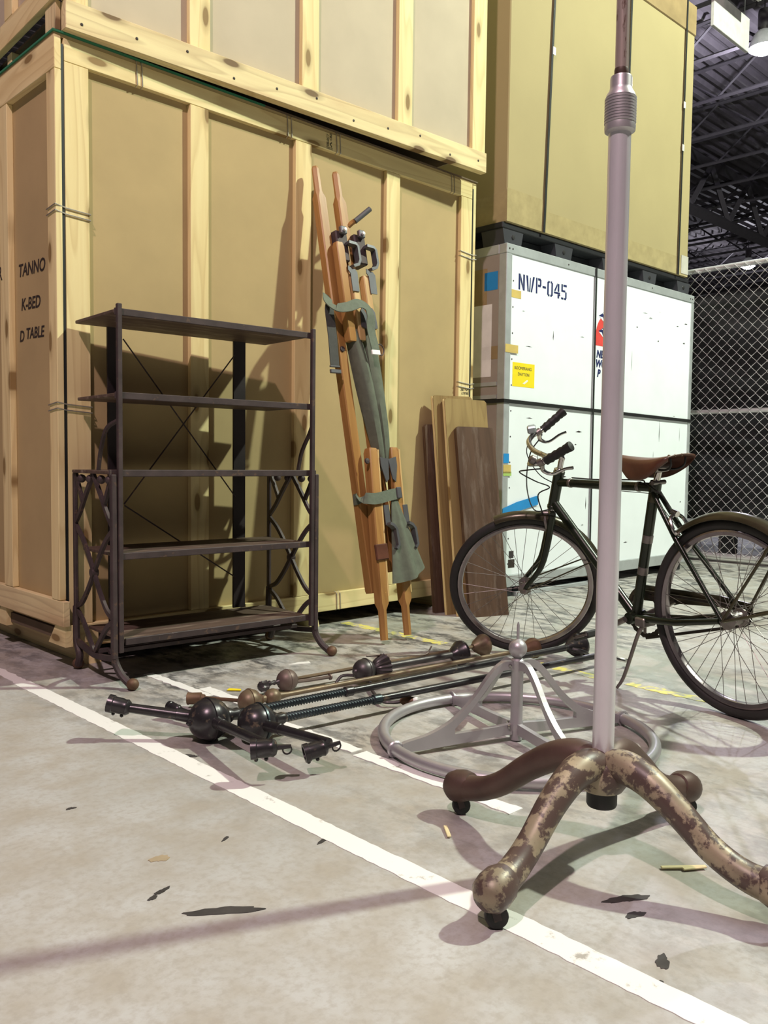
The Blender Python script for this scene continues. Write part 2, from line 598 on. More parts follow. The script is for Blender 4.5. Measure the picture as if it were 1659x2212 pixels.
def blot(name, cx, cy, rx, ry, ang, mat, seed, jag=0.35, zt=0.001, n=40):
    rnd = random.Random(seed)
    ca, sa = math.cos(ang), math.sin(ang)
    poly = []
    pa, pb, pc = (rnd.uniform(0, 6.3) for _ in range(3))
    for i in range(n):
        t = 2 * PI * i / n
        q = 1 + jag * (.5 * math.sin(2 * t + pa) + .35 * math.sin(3 * t + pb) + .25 * math.sin(8 * t + pc) + .15 * rnd.uniform(-1, 1))
        x, y = rx * q * math.cos(t), ry * q * math.sin(t)
        poly.append((cx + x * ca - y * sa, cy + x * sa + y * ca))
    return prism(name, poly, zt, I4, mat, floor)


tag(blot('scuff_mark', 0.835, 1.255, 0.060, 0.014, -0.62, SMEAR, 3, 0.3), 'black smear on the floor')
for i, (x, y, rx, ry, a) in enumerate([(0.853, 1.512, .018, .014, 0), (0.79, 1.393, .016, .006, 0.3), (0.765, 1.382, .012, .005, 0.5), (1.0, 1.5, .012, .004, .4), (0.83, 1.87, .010, .006, 0), (1.149, 1.354, .02, .006, 0.2)]):
    blot('scuff_mark', x, y, rx, ry, a, OILST if i == 0 else SMEAR, 40 + i)
for i, (x, y, rx, ry, a) in enumerate([(1.40, 0.79, .040, .012, -.5), (1.36, .75, .02, .009, -.2), (1.262, 0.645, .022, .010, .3), (1.20, .62, .012, .006, .1), (1.21, 2.0, .03, .010, -.75)]):
    blot('scuff_mark', x, y, rx, ry, a, SMEAR, 60 + i, 0.35)

# small litter, each a thing of its own
for i, (x, y, a, l, lab) in enumerate([(1.585, 0.775, -.75, .085, 'pale straw sliver lying behind the caster stand, longer of two'),
                                       (1.60, 0.757, -.6, .05, 'short pale straw sliver crossing the longer one'),
                                       (1.365, 1.20, .9, .05, 'pale wood splinter on the floor beside the left caster')]):
    c, s_ = math.cos(a), math.sin(a)
    tag(bar('straw_sliver', (x - c * l / 2, y - s_ * l / 2, .004), (x + c * l / 2, y + s_ * l / 2, .006), .009, .004, STRAW), lab, 'straw')
tag(prism('paper_scrap', [(2.05, 2.64), (2.13, 2.60), (2.145, 2.63), (2.10, 2.645)], .002, I4, PAPER), 'small torn white paper scrap between shelf foot and stretcher', 'paper')
tag(prism('paper_scrap', [(1.655, 2.475), (1.69, 2.44), (1.70, 2.455), (1.675, 2.49)], .002, T(0, 0, .0025), YELLOW), 'tiny yellow paper scrap by the taped line', 'paper')


def ceiling():
    # corrugated deck, flutes along X
    vs, fs = [], []
    z0, p = 8.7, 0.30
    y = -6.0
    k = 0
    while y < 34:
        for dy, dz in ((0, 0), (.10, 0), (.14, .10), (.26, .10)):
            vs += [(-3, y + dy, z0 + dz), (48, y + dy, z0 + dz)]
        y += p
    for i in range(len(vs) // 2 - 1):
        fs.append((2 * i, 2 * i + 1, 2 * i + 3, 2 * i + 2))
    return tag(mk('ceiling', vs, fs, DECK), 'dim corrugated steel roof deck', None, None, 'structure')


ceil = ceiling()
# open web joists along Y, and two girders along X, as parts of the roof
def joist(x, ya, yb, zt, zb, pitch, par, nm):
    vs, fs = [], []

    def addbar(a, b, wd):
        a, b = V(a), V(b)
        v, f = sweepdata([a, b], [(-wd, -wd), (wd, -wd), (wd, wd), (-wd, wd)])
        o = len(vs)
        vs.extend(v)
        fs.extend([tuple(q + o for q in g) for g in f])
    addbar((x, ya, zt), (x, yb, zt), .03)
    addbar((x, ya, zb), (x, yb, zb), .028)
    y = ya
    k = 0
    while y < yb - pitch / 2:
        a, b = (zt, zb) if k % 2 == 0 else (zb, zt)
        addbar((x, y, a), (x, min(yb, y + pitch / 2), b), .018)
        y += pitch / 2
        k += 1
    return mk(nm, vs, fs, STEELW, par)


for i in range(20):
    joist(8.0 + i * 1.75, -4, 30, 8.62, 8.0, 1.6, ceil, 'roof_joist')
for yy in (10.5, 22.0):
    vs, fs = [], []
    for (a, b, wd) in [((2, yy, 8.55), (45, yy, 8.55), .11), ((2, yy, 7.2), (45, yy, 7.2), .11)]:
        v, f = sweepdata([a, b], [(-wd, -wd), (wd, -wd), (wd, wd), (-wd, wd)])
        o = len(vs); vs += v; fs += [tuple(q + o for q in g) for g in f]
    x = 2.0
    k = 0
    while x < 44:
        a, b = (8.5, 7.25) if k % 2 == 0 else (7.25, 8.5)
        v, f = sweepdata([(x, yy, a), (x + 1.1, yy, b)], [(-.06, -.06), (.06, -.06), (.06, .06), (-.06, .06)])
        o = len(vs); vs += v; fs += [tuple(q + o for q in g) for g in f]
        x += 1.1
        k += 1
    mk('roof_girder', vs, fs, STEELW, ceil)
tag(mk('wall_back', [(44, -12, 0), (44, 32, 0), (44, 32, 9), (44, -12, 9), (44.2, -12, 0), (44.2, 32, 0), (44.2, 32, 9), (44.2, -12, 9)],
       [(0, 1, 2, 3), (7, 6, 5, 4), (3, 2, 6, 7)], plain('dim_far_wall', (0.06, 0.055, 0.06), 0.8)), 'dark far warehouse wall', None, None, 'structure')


def high_bay_lamp(pos, col, power, label):
    p = V(pos)
    root = thing('high_bay_lamp', p, label, 'lamp', 'high bay lamps under the roof')
    lens = lampmat('lamp_lens', col, 60)
    prof = [(0.02, 0.30), (0.10, 0.28), (0.17, 0.20), (0.22, 0.08), (0.24, 0.0), (0.235, -0.005), (0.21, 0.08), (0.15, .19), (.02, .24)]
    lathe('reflector', prof, p, (0, 0, 1), GALV, root)
    lathe('lens', [(0.001, -0.10), (0.10, -0.085), (0.18, -0.045), (0.225, 0.005), (0.001, 0.02)], p, (0, 0, 1), lens, root)
    lathe('ballast_housing', [(0.001, .62), (.09, .62), (.10, .60), (.10, .33), (.06, .29), (.001, .29)], p, (0, 0, 1), PEWTER, root, 16)
    tube('hanger', [p + V((0, 0, .62)), p + V((0, 0, 1.0))], .012, STEELW, root, 6)
    ld = bpy.data.lights.new('lamp_light', 'POINT')
    ld.energy = power
    ld.color = col
    ld.shadow_soft_size = 0.13
    link('lamp_light', ld, root, T(p + V((0, 0, -0.25))))


for a in LAMPS: high_bay_lamp(*a)

# hanging white panels under the roof, edge on to X
for i, (x0, x1, y, z0, z1, lab) in enumerate([(9.35, 10.25, 4.55, 5.62, 6.0, 'lower white panel hanging from the roof by wires'),
                                              (8.95, 9.85, 4.25, 5.95, 6.35, 'upper white panel hanging from the roof behind the lower one')]):
    rt_ = thing('hanging_panel', ((x0 + x1) / 2, y, z0), lab, 'panel', 'white panels hung under the roof')
    box('panel', (x0, y - .02, z0), (x1, y + .02, z1), plain('white_hung_panel%d' % i, (0.75, 0.73, 0.70), 0.6), rt_, .004)
    for x in (x0 + .1, x1 - .1): tube('wire', [(x, y, z1), (x, y, 8.1)], .006, STEELW, rt_, 5)

# ------------------------------------------------------------------ lower wooden crate
X0, X1, Y0, ZT = 1.36, 3.745, 3.15, 2.325
crate = thing('shipping_crate', (2.55, 3.7, 0), 'pine framed shipping crate on the floor with handwritten side panel', 'crate')
Yp = Y0 + .024       # panel plane
YB = 4.45
pn = box('front_panel', (1.42, Yp, .14), (3.72, Yp + .012, 2.30), KRAFT, crate, 0)
studs = [(1.400, 1.494), (1.928, 2.016), (2.473, 2.566), (3.048, 3.143), (3.614, 3.706)]
for a, b in studs: box('stud', (a, Y0, .163 if a < 1.5 else .160), (b, Y0 + .024, 2.243), PINE, crate)
box('rail', (1.400, Y0, 2.244), (3.706, Y0 + .024, ZT), PINE, crate)
box('rail', (1.496, Y0, .072), (3.706, Y0 + .024, .159), PINE, crate)
box('corner_board', (1.396, Y0 - .004, .088), (1.60, Y0 + .03, .162), PINE, crate)
# right end strip and strap gap
box('end_stud', (3.716, Y0 + .006, .16), (3.745, Y0 + .09, ZT), PINE, crate)
box('end_panel', (3.712, Yp + .02, .1), (3.722, YB, ZT - .01), KRAFT, crate, 0)
# left side
box('side_panel', (X0 + .026, Y0 + .03, .15), (X0 + .038, YB, 2.30), KRAFT, crate, 0)
for a, b in [(3.142, 3.212), (3.595, 3.685), (4.10, 4.19)]: box('side_stud', (X0, a, .262), (X0 + .026, b, 2.206), PINE, crate)
box('side_rail', (X0, 3.142, 2.207), (X0 + .026, YB, ZT), PINE, crate)
box('side_rail', (X0, 3.11, .165), (X0 + .026, YB, .260), OLDPINE, crate)
box('lid', (X0 + .004, Y0 + .004, ZT + .001), (X1 - .004, YB, ZT + .013), KRAFT, crate, 0)
box('lid_edge', (X0 - .002, Y0 - .004, ZT + .0135), (2.30, YB, ZT + .020), GREENEDGE, crate, 0)
box('lid_edge', (2.301, Y0 - .002, ZT + .0135), (X1 + .002, YB, ZT + .020), DARKGAP, crate, 0)
box('floor_deck', (X0 + .03, Y0 + .03, .10), (X1 - .04, YB, .14), DARKGAP, crate, 0)
# skid runners along Y and corner blocks
for a in (1.475, 2.585, 3.50):
    prism('skid', [(0, 0), (1.25, 0), (1.25, .088), (0.03, .088)], .058, frame((a, Y0 + .012, 0), (0, 1, 0), (0, 0, 1), (1, 0, 0)), PINE, crate)
for a in (3.12, 3.70, 4.3):
    prism('skid_block', [(0, 0), (.15, 0), (.08, .082), (0, .082)] if a == 3.12 else [(0, 0), (.1, 0), (.06, .08), (0, .08)], .03,
          frame((X0 + .01, a, .086), (0, 1, 0), (0, 0, 1), (1, 0, 0)), PINE, crate)
# black edge strap in the corner gap and wire ties
bar('strap', (1.3925, Y0 - .001, .17), (1.3925, Y0 - .001, 2.30), .010, .003, STRAP, crate, (0, 1, 0), 0)
bar('strap', (3.711, Y0 + .001, .17), (3.711, Y0 + .001, 2.30), .008, .003, STRAP, crate, (0, 1, 0), 0)


def tie(x, z, dz, par, n=2):
    """twisted wire pair looped over the rail"""
    for k in range(n):
        xx = x + k * .022
        tube('wire_tie', [(xx - .004, Y0 + .01, z + dz), (xx - .002, Y0 - .003, z + dz - .01), (xx + .002, Y0 - .003, z), (xx + .002, Y0 + .012, z - .006)], .0022, WIRE, par, 5)


for x in (1.69, 2.425, 2.715, 3.53): tie(x, 2.246, .095, crate)
tie(2.74, .074, .088, crate)
for z in (1.70, .98):
    for k in range(2):
        zz = z + k * .022
        tube('wire_tie', [(X0 - .003, 3.215, zz - .008), (X0 - .003, 3.138, zz), (1.40, Y0 - .004, zz - .006), (1.497, Y0 - .004, zz - .012), (1.499, Y0 + .012, zz - .012)], .0024, WIRE, crate, 5)
for z in (1.925, 1.215):
    for k in range(2):
        zz = z + k * .024
        tube('wire_tie', [(3.612, Y0 + .012, zz), (3.612, Y0 - .003, zz), (3.70, Y0 - .003, zz - .008), (3.748, Y0 + .002, zz - .002), (3.748, Y0 + .09, zz)], .0024, WIRE, crate, 5)


def sidetext(y, z):   # lettering frame on the left side panel, reads towards -Y
    return frame((X0 + .0252, y, z), (0, -1, 0), (0, 0, 1), (-1, 0, 0))


tilt = Matrix.Rotation(math.radians(-2), 4, 'Z')
for s, y, z, sz in [('TANNO', 3.560, 1.520, .070), ('K-BED', 3.535, 1.385, .066), ('D', 3.555, 1.262, .062), ('TABLE', 3.490, 1.268, .060)]:
    text('lettering', s, sz, sidetext(y, z) @ tilt, INK, crate, 1.02, 0.12, .0012)
text('lettering', 'R', .085, frame((X0 - .0008, 3.712, 1.52), (0, -1, 0), (0, 0, 1), (-1, 0, 0)), INK, crate, 1)


def stamp(x, z, rot, par):   # upside down grade stamp on a stud
    F = frame((x, Y0 - .0008, z), (1, 0, 0), (0, 0, 1), (0, -1, 0)) @ RZ(rot)
    text('grade_stamp', 'SELECT', .017, F, STAMP, par, 1, 0, .0003)
    text('grade_stamp', 'CBZ', .017, F @ T(.030, -.018, 0), STAMP, par, 1.0, 0, .0003)
    prism('grade_stamp', [(-.002, -.018), (.013, -.006), (.025, -.018), (.020, -.020), (.0125, -.012), (.004, -.020)], .0005, F, STAMP, par)
    for dx in (-.010, -.004): box('grade_stamp', (dx - .001, -.024, 0), (dx + .001, .014, .0005), STAMP, par, 0, F)


stamp(2.002, 1.362, 180, crate)
stamp(2.667, 2.262, 90, crate)
stamp(3.695, 1.185, 180, crate)

# ------------------------------------------------------------------ upper wooden crate
ucr = thing('shipping_crate', (2.6, 3.7, ZT + .02), 'pine framed shipping crate with pale panels, stacked on top', 'crate')
XF.append(T(1.392, 3.125, ZT + .021) @ RZ(-2.3))
box('panel', (.03, .03, .115), (2.25, .042, 2.35), PALEKRAFT, ucr, 0)
for a, b in [(.0, .092), (.509, .604), (1.066, 1.160), (1.645, 1.741), (2.181, 2.270)]: box('stud', (a, .006, .108), (b, .030, 2.36), PINE, ucr)
box('runner', (-.0, -.012, .0), (2.276, .030, .103), OLDPINE, ucr)
box('runner', (-.0, .55, .0), (2.276, .60, .103), OLDPINE, ucr)
box('runner', (-.0, 1.10, .0), (2.276, 1.15, .103), OLDPINE, ucr)
box('side_rail', (-.03, .0, .11), (-.004, 1.25, .205), PINE, ucr)
box('side_panel', (-.004, .03, .2), (.006, 1.25, 2.35), PALEKRAFT, ucr, 0)
for a, b in [(.0, .08), (.45, .54), (.95, 1.04)]: box('side_stud', (-.03, a, .206), (-.004, b, 2.36), PINE, ucr)
for a in (.03, .70): box('spacer_block', (-.02, a, .003), (.0, a + .10, .108), OLDPINE, ucr)
box('top_rail', (.0, .004, 2.361), (2.27, .030, 2.45), PINE, ucr)
box('deck', (.02, .032, .104), (2.24, 1.25, .114), DARKGAP, ucr, 0)
box('end_stud', (2.272, .02, .11), (2.298, .11, 2.36), PINE, ucr)
box('end_panel', (2.262, .11, .115), (2.272, 1.25, 2.35), PALEKRAFT, ucr, 0)
for i in range(11): lathe('nail', [(.006, 0), (.005, .002), (.0001, .003)], (.06 + i * .215, -.012, .03 + .04 * ((i * 7) % 3) / 2), (0, -1, 0), INK, ucr, 8)
XF.pop()

# ------------------------------------------------------------------ right stack: white crate, black skid, cardboard box
RM = T(3.985, 3.125, 0) @ RZ(-1.0)
XF.append(RM)
WL, WD, Zb, Zt_ = 2.205, 1.5, .135, 2.055
wc = thing('panel_crate', (1.1, .7, 0), 'white panelled crate with aluminium edges standing behind the bicycle', 'crate')
box('front_panel', (.045, .0, Zb), (WL - .03, .03, Zt_ - .05), WHITE, wc, 0)
box('left_panel', (.0, .05, Zb), (.03, WD, Zt_ - .05), SHADEDWHITE, wc, 0)
box('right_panel', (WL - .03, .05, Zb), (WL, WD, Zt_ - .05), SHADEDWHITE, wc, 0)
box('top_panel', (.01, .01, Zt_ - .03), (WL - .01, WD, Zt_ - .006), ALU, wc, 0)
for nm, lo, hi in [('edge_trim', (-.004, -.006, Zb), (.048, .05, Zt_ - .056)), ('edge_trim', (WL - .034, -.006, Zb), (WL + .004, .05, Zt_ - .056)),
                   ('edge_trim', (-.004, -.006, Zt_ - .055), (WL + .004, .05, Zt_)), ('edge_trim', (-.004, .052, Zt_ - .055), (.045, WD, Zt_)),
                   ('edge_trim', (WL - .045, .052, Zt_ - .055), (WL + .004, WD, Zt_)), ('base_trim', (-.004, -.008, .062), (WL + .004, .05, Zb - .001)),
                   ('side_trim', (-.004, .052, .062), (.04, WD, Zb - .001))]:
    box(nm, lo, hi, ALU, wc, .003)
for z in (1.17, 1.245): box('side_batten', (-.006, .052, z), (.0, .5, z + .022), ALU, wc, 0)
for x in (.02, 1.0, 2.05): box('skid', (x, .02, .0), (x + .12, WD, .061), BLACKPL, wc, .003)
box('skid_rail', (.15, -.004, .0), (1.02, .03, .025), ALU, wc)
# rivets along the trims
rv = [(.022 if k % 2 else .022, z) for k, z in enumerate([.2, .35, .5, .65, .8, .95, 1.1, 1.25, 1.4, 1.55, 1.7, 1.85])]
for x, z in rv: lathe('rivet', [(.005, 0), (.004, .002), (.0001, .003)], (x + .045, -.0001, z), (0, -1, 0), PEWTER, wc, 8)
for x in [.02, .05, .6, 1.1, 1.6, 2.15, 2.18]: lathe('rivet', [(.006, 0), (.005, .002), (.0001, .003)], (x, -.006, Zt_ - .028), (0, -1, 0), PEWTER, wc, 8)


def fr(x, z, d=.001):   # frame on the white front panel
    return frame((x, -d, z), (1, 0, 0), (0, 0, 1), (0, -1, 0))


def decal(nm, poly, mat, d=.0008):
    return prism(nm, poly, .0006, fr(0, 0, d - .0006), mat, wc)


def quad(x0, z0, x1, z1): return [(x0, z0), (x1, z0), (x1, z1), (x0, z1)]


# stencilled code NWP-045
def stencil(ch, x, z, w_, h):
    t = w_ * .26
    g = h * .06
    out = []
    def r(a, b, c, d): out.append([(x + a, z + b), (x + c, z + b), (x + c, z + d), (x + a, z + d)])
    def p(pts): out.append([(x + a, z + b) for a, b in pts])
    if ch == 'N':
        r(0, 0, t, h); r(w_ - t, 0, w_, h); p([(t * 1.15, h), (t * 1.15, h * .62), (w_ - t * 1.15, 0), (w_ - t * 1.15, h * .38)])
    elif ch == 'W':
        p([(0, h), (t * .8, h), (w_ * .32, 0), (w_ * .18, 0)]); p([(w_ * .36, 0), (w_ * .46, h * .9), (w_ * .54, h * .9), (w_ * .5, 0)])
        p([(w_ * .56, 0), (w_ * .7, 0), (w_, h), (w_ - t * .8, h)])
    elif ch == 'P':
        r(0, 0, t, h); r(t + .006, h - t, w_ - t * .4, h); r(w_ - t, h * .55, w_, h - t * .5); r(t + .006, h * .45, w_ - t * .4, h * .45 + t)
    elif ch == '-':
        r(0, h * .44, w_, h * .58)
    elif ch == '0':
        r(0, t * .5, t, h - t * .5); r(w_ - t, t * .5, w_, h - t * .5); r(t * .6, 0, w_ * .42, t * .8); r(w_ * .58, 0, w_ - t * .6, t * .8)
        r(t * .6, h - t * .8, w_ * .42, h); r(w_ * .58, h - t * .8, w_ - t * .6, h)
    elif ch == '4':
        r(w_ * .6, 0, w_ * .6 + t, h * .26); r(w_ * .6, h * .44, w_ * .6 + t, h * .95); r(0, h * .28, w_, h * .28 + t * .7); p([(0, h * .45), (t, h * .45), (w_ * .55, h * .8), (w_ * .55, h)])
    elif ch == '5':
        r(0, h * .5, t, h); r(t + .006, h - t * .9, w_, h); r(t, h * .5, w_ - t, h * .5 + t * .8); r(w_ - t, t * .6, w_, h * .52); r(0, 0, w_ * .42, t * .8); r(w_ * .55, 0, w_ - t * .3, t * .8)
    return out


xx = .115
for ch, wd_ in zip('NWP-045', (.058, .082, .052, .034, .056, .062, .056)):
    for poly in stencil(ch, xx, 1.808, wd_, .092): decal('stencil_lettering', poly, NAVY)
    xx += wd_ + .013
# emblem and name, part of it seen beside the silver pole
ex, ez = .925, 1.565
arc = [(ex, ez)] + [(ex + .15 - .15 * math.cos(PI * i / 18), ez + .065 + .15 * math.sin(PI * i / 18)) for i in range(19)] + [(ex + .30, ez)]
decal('emblem', arc, RED)
for bx, bz, k in [(ex + .030, ez + .195, .60), (ex + .028, ez + .095, .52)]:
    decal('emblem', [(bx, bz), (bx + .06 * k, bz + .025 * k), (bx + .10 * k, bz + .05 * k), (bx + .15 * k, bz + .045 * k), (bx + .18 * k, bz), (bx + .17 * k, bz - .07 * k), (bx + .12 * k, bz - .07 * k), (bx + .08 * k, bz - .02 * k)], NAVY, .0014)
    decal('emblem', [(bx + .005, bz - .004), (bx + .075 * k, bz - .012 * k), (bx + .115 * k, bz - .075 * k), (bx + .07 * k, bz - .045 * k)], WHITE, .0018)
    decal('emblem', [(bx + .075 * k, bz + .022 * k), (bx + .09 * k, bz + .022 * k), (bx + .09 * k, bz + .034 * k), (bx + .075 * k, bz + .034 * k)], WHITE, .0018)
for s, dx, z in [('NEW', .012, 1.490), ('WORLD', .004, 1.428), ('P', .026, 1.366)]:
    text('lettering', s, .066, fr(ex + dx, z), NAVY, wc, .95, .22, .0028)
decal('sticker', quad(.075, 1.245, .285, 1.385), YELLOW)
text('sticker_lettering', 'BOOMERANG', .026, fr(.092, 1.345, .0013), STAMP, wc, 1.0, 0)
text('sticker_lettering', 'DAYTON', .026, fr(.125, 1.31, .0013), STAMP, wc, 1.0, 0)
decal('sticker_tear', [(.17, 1.265), (.215, 1.29), (.225, 1.283), (.19, 1.262)], PAPER, .0014)
for poly, mt in [(quad(.02, 1.755, .14, 1.80), OCHRE), (quad(-.003, 1.435, .115, 1.482), OCHRE), (quad(.0, .795, .05, .85), BLUE), (quad(.0, .72, .075, .745), GREENTAPE), (quad(.0, .735, .07, .785), OCHRE)]:
    decal('tape', poly, mt, .0075 if poly[0][0] < .02 else .0012)
decal('tape', [(-.0, .47), (.12, .505), (.34, .545), (.335, .60), (.13, .565), (.0, .53)], BLUE, .0085)
decal('label', quad(.07, .175, .13, .225), INK)
decal('label', quad(.075, .232, .12, .275), PEWTER)
decal('stain', [(.86, .15), (.93, .14), (.99, .17), (.98, .23), (.92, .25), (.87, .21)], OILST, .0007)
rnd = random.Random(5)
for i in range(34):
    x, z = rnd.uniform(.15, 2.1), rnd.uniform(.25, 1.9)
    l, h = rnd.uniform(.015, .07), rnd.uniform(.003, .010)
    if i % 5 == 0: l, h = .008, rnd.uniform(.03, .12)
    decal('scratch', [(x, z), (x + l * .6, z - h * .4), (x + l, z + h * .2), (x + l * .5, z + h)], PEWTER if i % 3 else ALU, .0007)
# tape on the shaded left side
for (y0, z0, y1, z1, mt) in [(.06, 1.80, .16, 1.905, BLUE), (.14, 1.72, .62, 1.93, CARDTAPE), (.052, 1.40, .17, 1.475, CARDTAPE), (.34, 1.12, .55, 1.18, ORANGE), (.10, 1.3, .24, 1.72, PAPER)]:
    box('side_tape', (-.0012, y0, z0), (-.0002, y1, z1), mt, wc, 0)
text('lettering', 'N', .12, frame((-.001, .44, 1.50), (0, -1, 0), (0, 0, 1), (-1, 0, 0)), INK, wc)
# black straps round the crate
bar('strap', (-.01, -.010, 1.155), (WL + .006, -.010, 1.125), .022, .003, STRAP, wc, (0, 1, 0), 0)
bar('strap', (-.010, -.010, 1.155), (-.010, WD, 1.16), .022, .003, STRAP, wc, (1, 0, 0), 0)
bar('strap', (.905, -.011, .03), (.90, -.011, Zt_), .016, .003, STRAP, wc, (0, 1, 0), 0)

# black plastic skid
sk = thing('plastic_skid', (1.1, .7, Zt_), 'black plastic skid between white crate and cardboard box', 'skid')
box('deck', (-.03, .01, Zt_ + .085), (WL - .06, WD, Zt_ + .118), BLACKPL, sk, .004)
box('deck_recess', (.1, .12, Zt_ + .02), (WL - .2, WD, Zt_ + .0845), BLACKPL, sk, .004)
for x in (.0, .50, 1.02, 1.52, 2.0):
    prism('foot', [(0, 0), (.15, 0), (.17, .083), (-.02, .083)], .16, frame((x, .175, Zt_ + .0015), (1, 0, 0), (0, 0, 1), (0, -1, 0)), plain('skid_foot', (.045, .047, .055), .4), sk)
    lathe('bolt', [(.014, 0), (.012, .004), (.0001, .005)], (x + .075, .0148, Zt_ + .045), (0, -1, 0), RUBBER, sk, 10)

# cardboard box
zb2, zt2 = Zt_ + .119, 4.10
bx_ = thing('cardboard_box', (1.05, .7, zb2), 'large tan cardboard box strapped on the black skid', 'box')
box('body', (-.005, .0, zb2), (2.10, 1.45, zt2), CARD, bx_, .006)
box('lid', (-.012, -.008, zt2 - .20), (2.107, 1.457, zt2 + .012), CARDTAPE, bx_, .006)
box('tape_band', (-.0055, -.0012, zb2 + .004), (2.101, -.0002, zb2 + .13), CLEARTAPE, bx_, 0)
box('tape_band', (-.0065, -.002, zb2 + .004), (.35, -.0013, zb2 + .19), CLEARTAPE, bx_, 0)
box('tape_band', (-.0062, -.002, zb2 + .004), (-.0052, 1.0, zb2 + .17), CLEARTAPE, bx_, 0)
box('corner_label', (2.0, -.0035, zb2 + .02), (2.102, -.0022, zb2 + .15), plain('grey_plastic_corner', (.52, .50, .44), .25), bx_, 0)
for xa, xb in ((.335, .415), (1.945, 1.965)):
    bar('strap', (xa, -.011, zb2), (xb, -.011, zt2 + .014), .018, .003, STRAP, bx_, (0, 1, 0), 0)
bar('strap', (1.205, -.011, zb2), (1.235, -.011, zt2 + .014), .018, .003, STRAP, bx_, (0, 1, 0), 0)
for x, z in ((.392, 3.22), (1.957, 3.35), (1.955, 3.05)): box('strap_clip', (x - .013, -.016, z), (x + .013, -.0126, z + .045), GALV, bx_, 0)
XF.pop()

# ------------------------------------------------------------------ chain link fence and wrapped stack behind
fx, fy0, fy1 = 6.9, 1.3, 4.3
fence = thing('chain_link_fence', (fx, 2.8, 0), 'galvanised chain link fence with top, middle and bottom rails', 'fence')
for z, r in ((2.40, .021), (1.235, .019), (.055, .022)): tube('rail', [(fx, fy0, z), (fx, fy1, z)], r, GALV, fence, 12)
for y in (fy0, fy1): tube('post', [(fx, y, 0), (fx, y, 2.45)], .028, GALV, fence, 12)


def chainlink(z0, z1):
    p = .082
    vs, fs = [], []
    nz = int(round((z1 - z0) / (p / 2)))
    dz = (z1 - z0) / nz
    k = 0
    y = fy0 + .05
    while y < fy1 - .05:
        pts = []
        for i in range(nz + 1):
            side = 1 if (i + k) % 2 == 0 else -1
            yy = y + side * (p / 2 * .5 + .002)
            pts.append(V((fx - .024 + .004 * (1 if i % 2 else -1), yy, z0 + i * dz)))
        v, f = sweepdata(pts, [(.0033, 0), (0, .0033), (-.0033, 0), (0, -.0033)])
        o = len(vs)
        vs += v
        fs += [tuple(q + o for q in g) for g in f]
        y += p / 2
        k += 1
    m = mk('mesh', vs, fs, GALV, fence)
    tag(m, 'woven diamond wire mesh', None, None, 'stuff')


chainlink(.06, 1.225)
chainlink(1.245, 2.405)
# wrapped stack
stack = thing('wrapped_pallet_stack', (8.1, 2.8, 0), 'tall stack wrapped in wrinkled black plastic behind the fence', 'stack')
bm = bmesh.new()
nx, nz = 46, 40
rnd = random.Random(9)
from mathutils import noise as mn
grid = {}
for i in range(nx + 1):
    for j in range(nz + 1):
        y, z = .6 + 4.4 * i / nx, .32 + 1.97 * j / nz
        n = mn.noise(V((y * 1.3, z * 4.0, 1))) * .05 + mn.noise(V((y * 4, z * 11, 3))) * .022
        grid[i, j] = bm.verts.new((7.35 + n, y, z + .02 * mn.noise(V((y * 2, 0, 7)))))
for i in range(nx):
    for j in range(nz):
        f = bm.faces.new((grid[i, j], grid[i, j + 1], grid[i + 1, j + 1], grid[i + 1, j]))
        f.smooth = True
vt = {}
for i in (0, nx):
    for j in (0, nz):
        v = grid[i, j].co
        vt[i, j] = bm.verts.new((8.6, v.y, v.z))
bm.faces.new([grid[i, nz] for i in range(nx + 1)] + [vt[nx, nz], vt[0, nz]])
bm.faces.new([grid[i, 0] for i in range(nx, -1, -1)] + [vt[0, 0], vt[nx, 0]])
bm.faces.new([grid[0, j] for j in range(nz + 1)] + [vt[0, nz], vt[0, 0]])
bm.faces.new([grid[nx, j] for j in range(nz, -1, -1)] + [vt[nx, 0], vt[nx, nz]])
bm.faces.new((vt[0, 0], vt[0, nz], vt[nx, nz], vt[nx, 0]))
me = bpy.data.meshes.new('wrap')
bm.to_mesh(me)
bm.free()
me.materials.append(TARP)
link('wrapping', me, stack)
for y in (.8, 2.0, 3.32, 4.7):
    for x in (7.45, 8.4): box('pallet_foot', (x - .06, y - .06, 0), (x + .06, y + .06, .335), BLACKPL, stack)

# ------------------------------------------------------------------ leaning boards
def lean_board(name, bl, tl, wv, wd_, thk, mat, label, edge=None, rounded=False):
    """bl bottom-left, tl top-left of the front face, wv width direction"""
    bl, tl = V(bl), V(tl)
    root = thing(name, bl, label, 'board', 'boards leaning by the crate corner')
    z = (tl - bl)
    L = z.length
    z.normalize()
    x = V(wv)
    x = (x - z * x.dot(z)).normalized()
    n = x.cross(z)
    if n.y > 0: n = -n
    # local X along the length, Y across, Z out of the face
    Mx = frame(bl, z, -x if z.cross(-x).dot(n) > 0 else x, n)
    s = -1 if z.cross(-x).dot(n) > 0 else 1
    r = .012
    poly = [(0, 0), (0, s * wd_), (L - r, s * wd_), (L, s * (wd_ - r)), (L, s * r), (L - r, 0)]
    if s < 0: poly = poly[::-1]
    prism('plank', poly, thk, Mx @ T(0, 0, -thk), mat, root)
    if edge:
        ep = [(0, 0), (L - .004, 0), (L - .004, -.0035 * s), (0, -.0035 * s)]
        if s > 0: ep = ep[::-1]
        prism('edge_band', ep, thk * .55, Mx @ T(0, 0, -thk * .75), edge, root)
    return root


